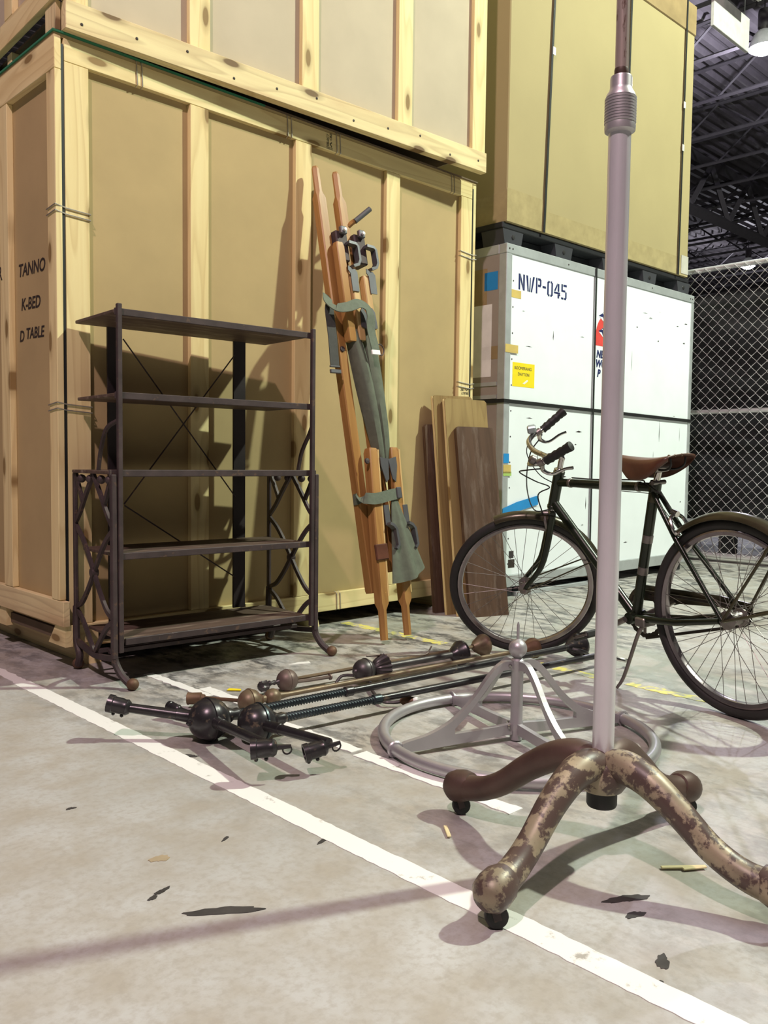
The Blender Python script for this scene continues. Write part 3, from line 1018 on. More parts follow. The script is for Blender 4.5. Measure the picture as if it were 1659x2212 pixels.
lean_board('leaning_board', (3.335, 3.04, 0), (3.335, 3.137, .995), (.19, -.05, 0), .24, .028, DARKWOOD, 'narrowest looking dark board leaning nearest the pine crate')
lean_board('leaning_board', (3.345, 2.965, 0), (3.375, 3.118, 1.150), (.19, -.05, 0), .25, .024, EDGEWOOD, 'tall varnished board second from the pine crate, mostly hidden', PINE)
lean_board('leaning_board', (3.355, 2.895, 0), (3.415, 3.072, 1.135), (.19, -.05, 0), .27, .024, EDGEWOOD, 'tall light varnished board third from the pine crate', PINE)
lean_board('leaning_board', (3.375, 2.830, 0), (3.435, 3.005, .985), (.19, -.06, 0), .235, .026, DARKWOOD, 'wide dark worn board at the front of the leaning boards')

# ------------------------------------------------------------------ shelf with treadle irons
XF.append(T(1.415, 2.775, 0) @ RZ(-3.5))
SW, SD = .815, .345
sh = thing('iron_shelf', (SW / 2, SD / 2, 0), 'dark five tier shelf with cast iron treadle ends against the crate', 'shelf')
for z, y1_, x0_, x1_ in ((1.295, .355, -.012, SW + .005), (1.010, .34, -.012, SW + .005), (.742, .34, -.035, SW + .025), (.452, .33, .0, SW), (.150, .335, .02, SW)):
    s_ = box('shelf_board', (x0_, .008, z), (x1_, y1_, z + .012), SHELFWOOD, sh, .002)
    bar('front_lip', (x0_, .004, z + .004), (x1_, .004, z + .004), .024, .008, IRON, s_, (0, 1, 0), .002)
for x in (.0, SW): bar('front_post', (x, -.006, .12), (x, -.006, 1.325), .017, .017, IRON, sh, (0, 1, 0), .002)
for x in (.135, .685): bar('rear_upright', (x, SD + .002, .162), (x, SD + .002, 1.30), .058, .010, DARKSTEEL, sh, (0, 1, 0), .001)
for a, b in [((.165, .335, 1.255), (.66, .335, .64)), ((.655, .335, 1.235), (.165, .335, .62)), ((.165, .33, .615), (.66, .33, .295))]:
    tube('brace_wire', [a, b], .0028, IRON, sh, 6)
for x in (-.022, SW + .022):
    nm = 'side_frame'
    sf = bar(nm, (x, -.002, .10), (x, .0, .742), .020, .022, IRON, sh, (0, 1, 0), .003)      # front leg
    bar('rear_leg', (x, SD, .22 if x < 0 else .16), (x, SD, .742), .014, .02, IRON, sf, (0, 1, 0), .003)
    m_ = SD / 2
    arcs = [[(0, .555), (.05, .60), (.10, .66), (m_, .742)], [(SD, .555), (SD - .05, .60), (SD - .10, .66), (m_, .742)],
            [(0, .550), (.06, .51), (.11, .46), (m_, .385)], [(SD, .550), (SD - .06, .51), (SD - .11, .46), (m_, .385)],
            [(m_, .385), (.12, .32), (.06, .262), (0, .238)], [(m_, .385), (SD - .12, .32), (SD - .06, .262), (SD, .238)],
            [(0, .232), (.06, .20), (.115, .15), (m_, .09)], [(SD, .232), (SD - .06, .20), (SD - .115, .15), (m_, .09)],
            [(SD - .01, .74), (SD - .04, .69), (SD - .075, .635)], [(.01, .74), (.04, .69), (.075, .635)]]
    for a in arcs: ribbon('scroll_bar', [(x, y, z) for y, z in a], .011, .017, IRON, sf, (0, .3, 1), 5)
    lathe('joint_boss', [(.0001, -.014), (.016, -.012), (.018, 0), (.016, .012), (.0001, .014)], (x, m_, .385), (1, 0, 0), IRON, sf, 12)
    for y in (.03, .10, .20, .28): lathe('leaf_boss', ballprof(.016, 6), (x, y, .722), (1, 0, 0), IRON, sf, 10)
    ribbon('lower_stretcher', [(x, .0, .10), (x, m_, .085), (x, SD, .11)], .014, .02, IRON, sf, (0, 0, 1), 5)
    # claw feet
    for (ys, sg) in ((0, -1), (SD, 1)):
        kx = .03 if sg < 0 else 0
        lp = [(x, ys, .12), (x + .004, ys + sg * .002, .085), (x + kx * .5, ys + sg * .028, .045), (x + kx, ys + sg * .062, .018)] if sg < 0 else [(x, ys, .24), (x, ys + .0, .12), (x, ys - .03, .06), (x, ys - .015, .018)]
        ft = tube('claw_foot', lp, [.013, .014, .014, .014], IRON, sf, 8, k=5)
        lathe('claw', ballprof(.0215, 8), V(lp[-1]) + V((.004, sg * .012, .002)), (1, 0, 0), RUST, ft, 12)
    ribbon('upper_arc', [(x + (.022 if x < 0 else -.022), .0, .93), (x, .05, .90), (x, .10, .83), (x, .125, .755)], .010, .014, IRON, sf, (0, 1, .2), 6)
    # horizontal bar from frame to treadle
bar('treadle_rod', (.0, .10, .105), (SW, .10, .105), .016, .016, IRON, sh)
bar('treadle_rod', (.0, .22, .085), (SW, .22, .085), .016, .016, IRON, sh)
box('back_stretcher', (.06, SD - .015, .10), (SW - .06, SD - .005, .135), IRON, sh)
XF.pop()

# ------------------------------------------------------------------ folded stretcher
so, stp = V((2.66, 2.71, 0.0)), V((2.60, 3.10, 2.13))
sw_ = (stp - so).normalized()
su = (V((1, 0, 0)) - sw_ * sw_.x).normalized()
sn = su.cross(sw_)          # out towards the viewer
XF.append(frame(so, su, sw_, sn))
st = thing('folded_stretcher', (0, 0, 0), 'folded wooden stretcher with olive canvas leaning on the crate', 'stretcher')


def pole(nm, u, w0, w1, n0, wid, thk, mat, handle_top=0, handle_bot=0, u1=None, par=st):
    """square pole with rounded, narrower handles at its ends"""
    def sec(a, b, r):
        return [(-a + r, -b), (a - r, -b), (a, -b + r), (a, b - r), (a - r, b), (-a + r, b), (-a, b - r), (-a, -b + r)]
    pts, secs = [], []
    A, B = wid / 2, thk / 2
    def add(w, k, r): pts.append((u, w, n0)); secs.append(sec(A * k, B * k, r))
    if handle_bot:
        add(w0, .72, .012); add(w0 + handle_bot - .03, .78, .013); add(w0 + handle_bot, 1, .006)
    else: add(w0, .9, .004); add(w0 + .012, 1, .004)
    if handle_top:
        add(w1 - handle_top, 1, .006); add(w1 - handle_top + .03, .78, .013); add(w1 - .015, .74, .013); add(w1, .5, .009)
    else: add(w1 - .02, 1, .004); add(w1, .8, .004)
    vs, fs = [], []
    for (x, y, z), s in zip(pts, secs):
        for a, b in s: vs.append((y - w0, a, b))
    for i in range(len(pts) - 1):
        for j in range(8):
            k = (j + 1) % 8
            fs.append((i * 8 + j, i * 8 + k, (i + 1) * 8 + k, (i + 1) * 8 + j))
    fs.append(tuple(range(8))[::-1])
    fs.append(tuple((len(pts) - 1) * 8 + j for j in range(8)))
    px = V(((u if u1 is None else u1) - u, w1 - w0, 0)).normalized()
    return mk(nm, vs, fs, mat, par, frame((u, w0, n0), px, V((0, 0, 1)).cross(px), (0, 0, 1)), 'auto')


for u, l0, u1 in ((-.052, .22, -.056), (.080, .30, .066)):
    pole('pole', u, l0, 2.166, -.0, .052, .046, AMBER, .15, 0, u1)
for u, u1 in ((-.066, .006), (.080, .140)):
    pole('pole', u, .012, .862, .050, .052, .048, AMBER, 0, .16, u1)
    sl = (u1 - u) / .85
    bar('worn_edge', (u + .021 + .2 * sl, .2, .0745), (u1 + .021, .85, .0745), .009, .001, PALEASH, st, (0, 0, 1), 0)
for u in (.036, .112): pole('hinge_bar', u, 1.352, 1.66, .048, .040, .040, PALEASH)
pole('hinge_bar', -.022, 1.345, 1.80, .046, .046, .038, AMBER)
# steel brackets, stirrups and plates
for u in (.006, .118):
    b1 = box('clamp', (u - .035, 1.72, -.026), (u + .035, 1.86, .050), IRON, st, .006)
    box('clamp_lug', (u - .018, 1.84, .0505), (u + .018, 1.875, .072), GUNMETAL, b1, .004)
    lathe('pin', [(.008, 0), (.008, .01), (.0001, .012)], (u, 1.855, .0725), (0, 0, 1), GALV, b1, 10)
    ribbon('stirrup', [(u + .012, 1.800, .066), (u + .050, 1.795, .070), (u + .060, 1.785, .070), (u + .062, 1.722, .070), (u + .050, 1.700, .070), (u + .020, 1.690, .068)], .013, .032, GUNMETAL, st, (0, 0, 1))
    prism('hinge_plate', [(-.02, 0), (.02, 0), (.022, .09), (.008, .105), (-.012, .105), (-.03, .115), (-.032, .095), (-.02, .08)], .004, frame((u + .022, 1.575, .0690), (1, 0, 0), (0, 1, 0), (0, 0, 1)), GUNMETAL, st)
for u, s in ((.062, -1), (.118, 1)):
    prism('gusset', [(0, 0), (s * .05, .012), (s * .045, .085), (s * .03, .105), (s * .012, .075)][::s], .005, frame((.082, 1.400, .0690), (1, 0, 0), (0, 1, 0), (0, 0, 1)), GUNMETAL, st)
    prism('gusset', [(0, .03), (s * .05, .04), (s * .05, .0), (s * .03, -.075), (s * .012, -.06)][::-s], .005, frame((.078, .775, .0760), (1, 0, 0), (0, 1, 0), (0, 0, 1)), GUNMETAL, st)
for u, w_ in ((.03, .46), (.150, .455)):
    bk = box('lower_plate', (u - .016, w_ + .05, .071), (u + .016, w_ + .14, .076), GUNMETAL, st, .001)
    ribbon('stirrup', [(u - .012, w_ + .055, .088), (u + .006, w_ + .045, .090), (u + .020, w_ + .028, .090), (u + .022, w_ - .045, .090), (u + .006, w_ - .060, .090)], .013, .030, GUNMETAL, st, (0, 0, 1))
box('leather_stop', (-.075, .36, .0705), (.0, .43, .085), LEATHER, st, .004)
tube('handle_peg', [(.085, 1.905, .015), (.10, 1.92, .03), (.115, 1.93, .035)], .012, AMBER, st, 8)
tube('steel_peg', [(.11, 1.925, .04), (.185, 1.985, .075)], .0125, GUNMETAL, st, 12)
tube('hook_ring', [V((.168 + .022 * math.cos(t * PI / 8), 1.325 + .026 * math.sin(t * PI / 8), .035)) for t in range(16)], .0028, IRON, st, 6, True)
for (u, w_) in ((-.06, 1.315), (-.046, .80), (-.04, .40)): lathe('bolt_head', [(.014, 0), (.012, .006), (.0001, .009)], (u, w_, .0705 if w_ < 1 else .0225), (0, 0, 1), IRON, st, 10)
# canvas: two rolls falling between the poles and a flared loose end
def roll(nm, pts, rad, seed):
    r_ = random.Random(seed)
    pts = smoothpath(pts, 7)
    n = 14
    rads = smoothpath([(x, 0, 0) for x in rad], 7)
    fr_ = frames(pts)
    ph = r_.uniform(0, 6)
    vs, fs = [], []
    for i, p in enumerate(pts):
        for j in range(n):
            a = 2 * PI * j / n
            q = rads[i].x * (1 + .10 * math.sin(3 * a + ph + i * .07) + .05 * math.sin(5 * a + i * .2))
            vs.append(p + fr_[i][1] * q * math.cos(a) + fr_[i][2] * q * math.sin(a))
    for i in range(len(pts) - 1):
        for j in range(n):
            k = (j + 1) % n
            fs.append((i * n + j, i * n + k, (i + 1) * n + k, (i + 1) * n + j))
    fs.append(tuple(range(n))[::-1])
    fs.append(tuple((len(pts) - 1) * n + j for j in range(n)))
    return mk(nm, vs, fs, OLIVE, st, I4, 'auto')


roll('canvas', [(.012, 1.40, .025), (.025, 1.20, .045), (.040, 1.02, .048), (.058, .88, .042), (.070, .76, .03)], [.034, .040, .037, .030, .024], 1)
roll('canvas', [(.105, 1.43, .025), (.095, 1.25, .040), (.095, 1.05, .046), (.100, .90, .042), (.100, .77, .03)], [.028, .036, .036, .030, .022], 2)
# flared loose end
vs, fs = [], []
rows, cols = 9, 15
for i in range(rows):
    t = i / (rows - 1)
    cu_ = .085 + .02 * t
    half = .018 + .090 * t
    wv_ = .62 - .34 * t
    for j in range(cols):
        s = j / (cols - 1) * 2 - 1
        vs.append((cu_ + s * half, wv_ + .03 * t * s - .02 * t * (1 - s * s), .078 + .045 * t * (1 - s * s) + .010 * math.sin(7 * s + 2) * t))
nf = len(vs)
for i in range(nf): vs.append((vs[i][0], vs[i][1], vs[i][2] - .005))
for i in range(rows - 1):
    for j in range(cols - 1):
        a = i * cols + j
        fs.append((a, a + cols, a + cols + 1, a + 1))
        fs.append((nf + a + 1, nf + a + cols + 1, nf + a + cols, nf + a))
bd = [j for j in range(cols)] + [i * cols + cols - 1 for i in range(1, rows)] + [(rows - 1) * cols + j for j in range(cols - 2, -1, -1)] + [i * cols for i in range(rows - 2, 0, -1)]
for q in range(len(bd)):
    a, b = bd[q], bd[(q + 1) % len(bd)]
    fs.append((a, b, nf + b, nf + a))
mk('canvas_end', vs, fs, OLIVE, st, I4, 'auto')
# straps
ribbon('strap', [(-.085, 1.565, .0), (-.125, 1.515, .045), (-.118, 1.48, .085), (-.06, 1.485, .10), (.0, 1.505, .105), (.045, 1.49, .108), (.062, 1.45, .108), (.058, 1.39, .102), (.062, 1.295, .11)], .048, .004, OLIVEWEB, st, (0, .4, 1), 5)
box('strap_tip', (.037, 1.275, .105), (.087, 1.296, .113), WHITETAG, st, .001)
hs = ribbon('strap', [(-.108, 1.50, .03), (-.122, 1.47, .04), (-.128, 1.36, .045), (-.137, 1.23, .045)], .050, .004, GREYWEB, st, (0, 0, 1), 4)
box('buckle', (-.168, 1.195, .040), (-.108, 1.212, .052), GUNMETAL, hs, .002)
box('buckle', (-.166, 1.222, .040), (-.110, 1.230, .050), GUNMETAL, hs, .002)
ribbon('strap', [(-.078, .64, -.015), (-.084, .64, .03), (-.078, .635, .072), (-.03, .630, .082), (.06, .642, .084), (.115, .648, .080), (.130, .650, .05), (.128, .65, -.01)], .050, .004, OLIVEWEB, st, (0, 0, 1), 4)
box('buckle', (.095, .625, .083), (.125, .675, .092), GUNMETAL, st, .003)
XF.pop()

# ------------------------------------------------------------------ gas light fixtures lying on the floor
def socket(par, p, d, mat, r=.016, l=.05, ring=True, key=True):
    """burner socket: flared cup, body, gallery ring and tap"""
    d = V(d).normalized()
    p = V(p)
    s = lathe('socket', [(.006, -.012), (r * .75, -.008), (r, .0), (r * .92, .008), (r, .014), (r, l * .7), (r * 1.12, l * .74), (r * 1.12, l), (r * .8, l), (r * .78, l * .5), (.001, l * .48)], p, d, mat, par, 18)
    if ring:
        o = V((0, 0, 1)).cross(d).normalized()
        c = p - d * .035 + V((0, 0, -.008))
        tube('ring', [c + d * (.011 * math.cos(t * PI / 6)) + V((0, 0, .011 * math.sin(t * PI / 6))) for t in range(12)], .0022, mat, s, 6, True)
        tube('tap', [p, p - d * .03, p - d * .045], [.008, .006, .005], mat, s, 8)
    if key:
        for k in (.3, .75):
            q = p + d * l * k - V((0, 0, r))
            lathe('thumbscrew', ballprof(.0055, 6), q - V((0, 0, .004)), (0, 0, 1), mat, s, 8)
    return s


def twist(nm, a, b, r, mat, par, turns=26):
    """rope twisted rod"""
    a, b = V(a), V(b)
    L = (b - a).length
    ax = (b - a).normalized()
    x = ax.orthogonal().normalized()
    y = ax.cross(x)
    n, m = turns * 6, 12
    vs, fs = [], []
    for i in range(n + 1):
        ph = 2 * PI * turns * i / n / 3
        for j in range(m):
            t = 2 * PI * j / m
            q = r * (1 + .17 * math.cos(3 * (t - ph)))
            vs.append(a + ax * (L * i / n) + x * q * math.cos(t) + y * q * math.sin(t))
    for i in range(n):
        for j in range(m):
            k = (j + 1) % m
            fs.append((i * m + j, i * m + k, (i + 1) * m + k, (i + 1) * m + j))
    fs.append(tuple(range(m))[::-1])
    fs.append(tuple(n * m + j for j in range(m)))
    return mk(nm, vs, fs, mat, par, I4, True)


def canopy(par, p, d, r, l, mat, steps=3):
    prof = [(.012, -.004)]
    for i in range(steps):
        t = (i + 1) / steps
        q = r * (t ** .65)
        prof += [(q * .93, l * (i + .45) / steps), (q, l * (i + .6) / steps)]
    prof += [(r, l), (r * .96, l), (r * .9, l * .93), (.012, l * .25)]
    return lathe('canopy', prof, p, d, mat, par, 24)


RODD = V((.995, -.07, 0)).normalized()
# fixture 1: large black ball nearest the viewer
f1 = thing('gas_lamp_fixture', (1.324, 2.068, 0), 'black gas lamp fixture with large ball nearest the white line', 'lamp fixture', 'old gas lamp fixtures on the floor')
c1 = V((1.324, 2.068, .062))
e1 = V((2.925, 1.945, .058))
d1 = (e1 - c1).normalized()
bl_ = lathe('ball', [(r, h) for r, h in ballprof(.060, 16)], c1, d1, BLACKIRON, f1, 28)
lathe('ball_band', [(.0595, -.006), (.0625, -.004), (.0625, .004), (.0595, .006)], c1, d1, BLACKIRON, bl_, 28)
lathe('finial', [(.008, 0), (.007, .008), (.004, .01), (.0001, .014)], c1 - d1 * .059, -d1, BLACKIRON, bl_, 10)
lathe('collar', [(.022, .05), (.024, .06), (.016, .075), (.018, .09), (.013, .10)], c1, d1, BLACKIRON, f1, 18)
twist('twisted_stem', c1 + d1 * .09, c1 + d1 * .50, .0115, BLUEBLACK, f1, 40)
tube('stem', [c1 + d1 * .49, e1], .0125, BLACKIRON, f1, 12)
lathe('stem_joint', [(.013, 0), (.0165, .004), (.0165, .03), (.013, .034)], c1 + d1 * .48, d1, BLACKIRON, f1, 14)
for tgt, sd in (((1.158, 2.232, .092), 1), ((1.262, 1.685, .090), -1)):
    tv = V(tgt)
    dd = (tv - c1).normalized()
    tube('arm', [c1 + dd * .05, c1 + dd * .10, tv - dd * .01], [.019, .0150, .0135], BLACKIRON, f1, 10)
    lathe('arm_knuckle', [(.011, -.012), (.0165, -.008), (.0165, .008), (.011, .012)], c1 + dd * .085, dd, BLACKIRON, f1, 12)
    if sd > 0: socket(f1, tv, dd + V((0, 0, .1)), BLACKIRON, .023, .055, False)
    else: socket(f1, tv, V((-.80, .60, -.05)), BLACKIRON, .023, .055)
canopy(f1, e1 + d1 * .0, d1, .052, .075, BLACKIRON)
tube('canopy_hook', [e1 + V((-.01, -.03, .0)), e1 + V((.01, -.06, -.005)), e1 + V((.045, -.065, -.02)), e1 + V((.06, -.04, -.03))], .007, BLACKIRON, f1, 8, k=4)
# fixture 2
f2 = thing('gas_lamp_fixture', (1.405, 1.972, 0), 'black gas lamp fixture with cracked ball, second from the white line', 'lamp fixture', 'old gas lamp fixtures on the floor')
c2 = V((1.415, 1.965, .056))
e2 = V((2.99, 1.795, .050))
d2 = (e2 - c2).normalized()
b2_ = lathe('ball', ballprof(.055, 16), c2, d2, BLACKIRON, f2, 28)
lathe('ball_band', [(.0535, .006), (.0575, .008), (.0570, .014), (.0535, .016)], c2, d2, BLUEBLACK, b2_, 28)
lathe('collar', [(.022, .046), (.024, .055), (.016, .068), (.018, .082), (.013, .095)], c2, d2, BLACKIRON, f2, 18)
twist('twisted_stem', c2 + d2 * .085, c2 + d2 * .43, .0115, BLUEBLACK, f2, 34)
tube('stem', [c2 + d2 * .42, e2], .012, BLACKIRON, f2, 12)
lathe('stem_joint', [(.012, 0), (.016, .004), (.016, .03), (.012, .034)], c2 + d2 * .41, d2, BLUEBLACK, f2, 14)
tv = V((1.405, 1.635, .082))
dd = (tv - c2).normalized()
tube('arm', [c2 + dd * .045, c2 + dd * .09, tv - dd * .005], [.018, .0145, .0125], BLACKIRON, f2, 10)
lathe('arm_knuckle', [(.011, -.02), (.016, -.016), (.016, .016), (.011, .02)], c2 + dd * .10, dd, BLACKIRON, f2, 12)
socket(f2, tv + V((-.012, .012, -.012)), V((-.86, .42, -.20)), BLACKIRON, .021, .052)
tv = V((1.355, 2.290, .036))
dd = (tv - V((1.395, 2.07, .020))).normalized()
tube('arm', [c2 + V((-.006, .048, -.028)), (1.398, 2.06, .017), (1.375, 2.18, .026), tv], [.012, .010, .010, .010], BLACKIRON, f2, 10, k=3)
socket(f2, tv, dd, BLACKIRON, .015, .04, False)
lathe('end_collar', [(.012, -.05), (.022, -.045), (.022, -.02), (.014, -.015), (.014, .0)], e2, d2, BLACKIRON, f2, 14)
tube('end_hook', [e2 + d2 * -.03 + V((0, -.012, 0)), e2 + V((-.02, -.05, -.01)), e2 + V((.015, -.075, -.02)), e2 + V((.05, -.06, -.028))], .0085, CHROME, f2, 8, k=4)
# fixture 3: brass
f3 = thing('gas_lamp_fixture', (1.56, 2.204, 0), 'tarnished brass gas lamp fixture with two small balls', 'lamp fixture', 'old gas lamp fixtures on the floor')
c3 = V((1.56, 2.204, .040))
e3 = V((2.80, 2.068, .046))
d3 = (e3 - c3).normalized()
lathe('ball', ballprof(.039, 14), c3, d3, BRASS, f3, 24)
lathe('ball_band', [(.0385, -.004), (.041, -.003), (.041, .003), (.0385, .004)], c3, d3, BRASS, f3, 24)
lathe('collar', [(.012, .034), (.018, .04), (.012, .046), (.012, .055)], c3, d3, BRASS, f3, 14)
lathe('small_ball', ballprof(.028, 12), c3 + d3 * .082, d3, BRASS, f3, 20)
tube('stem', [c3 + d3 * .10, c3 + d3 * .14, e3], [.014, .0085, .0085], BRASS, f3, 10)
dd = (V((1.485, 2.365, .032)) - c3).normalized()
tube('arm', [c3 + dd * .03, V((1.492, 2.35, .033))], .006, RUST, f3, 8)
lathe('socket', [(.001, 0), (.012, .0), (.014, .01), (.019, .012), (.0185, .05), (.020, .052), (.020, .056), (.016, .056), (.001, .02)], (1.49, 2.352, .032), dd + V((-.45, 0, 0)), RUST, f3, 18)
canopy(f3, e3, d3, .042, .06, RUST, 2)
# fixture 4: brown ball with flower finial
f4 = thing('gas_lamp_fixture', (1.81, 2.337, 0), 'brown gas lamp fixture with single ball and leafy finial', 'lamp fixture', 'old gas lamp fixtures on the floor')
c4 = V((1.81, 2.337, .039))
e4 = V((2.675, 2.228, .050))
d4 = (e4 - c4).normalized()
lathe('ball', ballprof(.038, 14), c4, d4, BROWNBALL, f4, 24)
lathe('ball_band', [(.0375, -.002), (.0390, -.001), (.0390, .001), (.0375, .002)], c4, d4, BROWNBALL, f4, 24)
lathe('collar', [(.006, -.075), (.010, -.07), (.006, -.06), (.009, -.05), (.006, -.045), (.012, -.035)], c4, d4, PEWTER, f4, 12)
lathe('leafy_finial', [(.0001, -.115), (.010, -.112), (.020, -.10), (.017, -.09), (.021, -.082), (.012, -.074), (.005, -.07)], c4 + V((0, 0, -.006)), d4, PEWTER, f4, 16, 'auto', -.22)
tube('stem', [c4 + d4 * .03, e4], .0065, BRASS, f4, 8)
tube('arm', [c4 + V((.02, -.02, -.005)), (1.90, 2.32, .028), (1.975, 2.308, .028)], .0065, BROWNBALL, f4, 8)
lathe('arm_ring', [(.006, 0), (.011, .002), (.011, .008), (.006, .01)], (1.975, 2.308, .028), (.99, -.1, 0), BROWNBALL, f4, 12)
canopy(f4, e4, d4, .045, .062, BRASS, 2)
# fixture 5: grey ball with pleated cup
f5 = thing('gas_lamp_fixture', (2.077, 2.239, 0), 'grey gas lamp fixture with pleated cup and dark cone canopy', 'lamp fixture', 'old gas lamp fixtures on the floor')
c5 = V((2.068, 2.225, .052))
e5 = V((2.52, 2.180, .052))
d5 = V((.985, -.10, .0)).normalized()
lathe('ball', ballprof(.042, 14), c5, d5, PEWTER, f5, 24)
lathe('ball_band', [(.0415, .004), (.0435, .005), (.0435, .009), (.0415, .010)], c5, d5, PEWTER, f5, 24)
lathe('finial', [(.013, -.038), (.009, -.046), (.0001, -.050)], c5, d5, PEWTER, f5, 12)
lathe('pleated_cup', [(.012, .038), (.020, .042), (.034, .060), (.046, .085), (.050, .092), (.046, .090), (.030, .062), (.001, .05)], c5, d5, PEWTER, f5, 36, 'auto', -.10)
tube('stem', [c5 + d5 * .06, e5], .013, PEWTER, f5, 10)
canopy(f5, e5 - d5 * .03, d5, .050, .055, BLACKIRON, 2)
tube('arm', [c5 + V((-.01, .01, -.02)), (2.01, 2.27, .035), (1.985, 2.275, .018), (1.975, 2.272, .008)], .0055, PEWTER, f5, 8, k=4)
tube('arm', [c5 + V((.0, -.03, -.015)), (2.03, 2.15, .014), (1.97, 2.06, .012), (1.93, 1.985, .016), (1.95, 1.955, .016), (1.965, 1.935, .020)], .006, PEWTER, f5, 8, k=4)
lathe('candle_socket', [(.001, 0), (.006, 0), (.012, .008), (.016, .03), (.014, .045), (.001, .045)], (1.962, 1.938, .022), (.55, -.80, .05), RUST, f5, 14)
lathe('porcelain_tip', [(.001, .0), (.013, .0), (.0145, .006), (.013, .014), (.001, .014)], (1.988, 1.902, .0245), (.55, -.80, .05), WHITETAG, f5, 14)
tube('lead_wire', [c5 + V((.03, .02, .043)), (2.15, 2.23, .092), (2.26, 2.205, .080), (2.36, 2.20, .070), (2.40, 2.205, .095)], .003, BROWNIRON, f5, 6, k=5)
lathe('socket_screw', [(.004, 0), (.004, .02), (.0001, .022)], (1.975, 1.92, .036), (0, 0, 1), RUST, f5, 8)

# ------------------------------------------------------------------ round silver base
rc = V((1.978, 1.482, 0))
rb = thing('round_stand_base', rc, 'silver painted round display base with ring and four curved legs', 'stand base')
RR, rz_ = .383, .022
tube('ring', [rc + V((RR * math.cos(t * PI / 40), RR * math.sin(t * PI / 40), rz_)) for t in range(80)], .0165, SILVER, rb, 12, True)
lathe('post', [(.018, .004), (.018, .03), (.0195, .035), (.0195, .055), (.0175, .06), (.0175, .205), (.0195, .21), (.0195, .235), (.014, .24)], rc, (0, 0, 1), SILVER, rb, 20)
lathe('finial_ball', [(.001, .232), (.014, .232), (.011, .244)] + [(r, h + .268) for r, h in ballprof(.0265, 14, .12)] + [(.004, .296)], rc, (0, 0, 1), SILVER, rb, 24)
lathe('spike', [(.0042, .294), (.0042, .335), (.0015, .345)], rc, (0, 0, 1), SILVER, rb, 8)
for k in range(4):
    a = math.radians(160 + 90 * k)
    d = V((math.cos(a), math.sin(a), 0))
    sd = V((-d.y, d.x, 0))
    # one flat casting: curved upper arm and lower strut as one outline
    outer = smoothpath([(.018, .232), (.05, .232), (.085, .205), (.14, .150), (.20, .095), (.27, .055), (.345, .040)], 5)if False else smoothpath([(.018, .234, 0), (.055, .232, 0), (.095, .200, 0), (.15, .135, 0), (.21, .085, 0), (.28, .054, 0), (.352, .040, 0)], 5)
    inner = smoothpath([(.205, .060, 0), (.165, .095, 0), (.115, .150, 0), (.075, .195, 0), (.048, .210, 0), (.018, .208, 0)], 5)
    poly = [(p.x, p.y) for p in outer] + [(.365, .036), (.365, .012), (.30, .012), (.018, .022), (.018, .052), (.12, .047), (.205, .045)] + [(p.x, p.y) for p in inner]
    poly = [(x, z) for x, z in poly][::-1]
    L = prism('leg', poly, .016, frame(rc + sd * .008, d, (0, 0, 1), -sd if d.cross(V((0, 0, 1))).dot(-sd) > 0 else sd), SILVER, rb)
    tube('clamp', [rc + d * RR + V((0, 0, rz_)) + (d * math.cos(t * PI / 8) + V((0, 0, math.sin(t * PI / 8)))) * .0195 for t in range(16)], .005, SILVER, L, 6, True)
    for z in (.045, .222): lathe('bolt', [(.006, 0), (.005, .004), (.0001, .005)], rc + d * .03 + sd * .0082 + V((0, 0, z)), sd, CHROME, L, 8)

# ------------------------------------------------------------------ tall silver stand on casters
sc_ = V((1.490, .902, 0))
sd_ = thing('caster_stand', sc_, 'tall silver pole on four legged cast iron caster base', 'stand')
prof = [(.0, .200), (.05, .209), (.10, .196), (.16, .158), (.225, .106), (.285, .076), (.345, .066)]
for k, (tx, ty, mat, lab) in enumerate([(1.143, .897, CHIPPED, None), (1.463, 1.253, BROWNIRON, None), (1.505, .555, CHIPPED, None), (1.842, .900, BROWNIRON, None)]):
    t = V((tx, ty, 0))
    d = (t - sc_)
    R_ = d.length
    d.normalize()
    sdv = V((-d.y, d.x, 0))
    pts = [sc_ + d * (r * R_ / .345) + V((0, 0, z)) + sdv * (.012 * math.sin(PI * r / .345) * (1 if k % 2 else -1)) for r, z in prof]
    lg = tube('leg', pts, [.030, .033, .031, .028, .026, .027, .031], mat, sd_, 16, k=6)
    kb = lathe('leg_knob', [(.001, -.042), (.026, -.036), (.034, -.018), (.036, .004), (.033, .022), (.020, .036), (.001, .040)], t - d * .004 + V((0, 0, .066)), d + V((0, 0, -.35)), mat, lg, 20)
    fk = box('caster_fork', (tx - .010, ty - .013, .030), (tx + .010, ty + .013, .045), IRON, lg, .002)
    lathe('caster_wheel', [(.010, -.011), (.019, -.010), (.0205, -.006), (.0205, .006), (.019, .010), (.010, .011)], t + V((.004, -.004, .0207)), (.6, .8, 0), RUBBER, lg, 18)
    for sg in (-1, 1):
        a = t + V((.6, .8, 0)) * (.0135 * sg)
        bar('caster_cheek', a + V((0, 0, .036)), a + V((.004, -.004, .018)), .014, .003, IRON, lg, (.6, .8, 0), 0)
lathe('hub', [(.001, .150), (.040, .152), (.052, .170), (.055, .190), (.050, .208), (.036, .222), (.026, .226), (.001, .226)], sc_, (0, 0, 1), CHIPPED, sd_, 28)
lathe('counterweight', [(.001, .118), (.028, .118), (.030, .122), (.030, .158), (.001, .158)], sc_, (0, 0, 1), RUBBER, sd_, 24)
lean_ = V((.0, .0, 1))
lathe('lower_pole', [(.0212, .20), (.0212, 1.432)], sc_, lean_, SILVERPOLE, sd_, 28)
cprof = [(.022, 1.428), (.0285, 1.432), (.0292, 1.440), (.0285, 1.446)]
z = 1.446
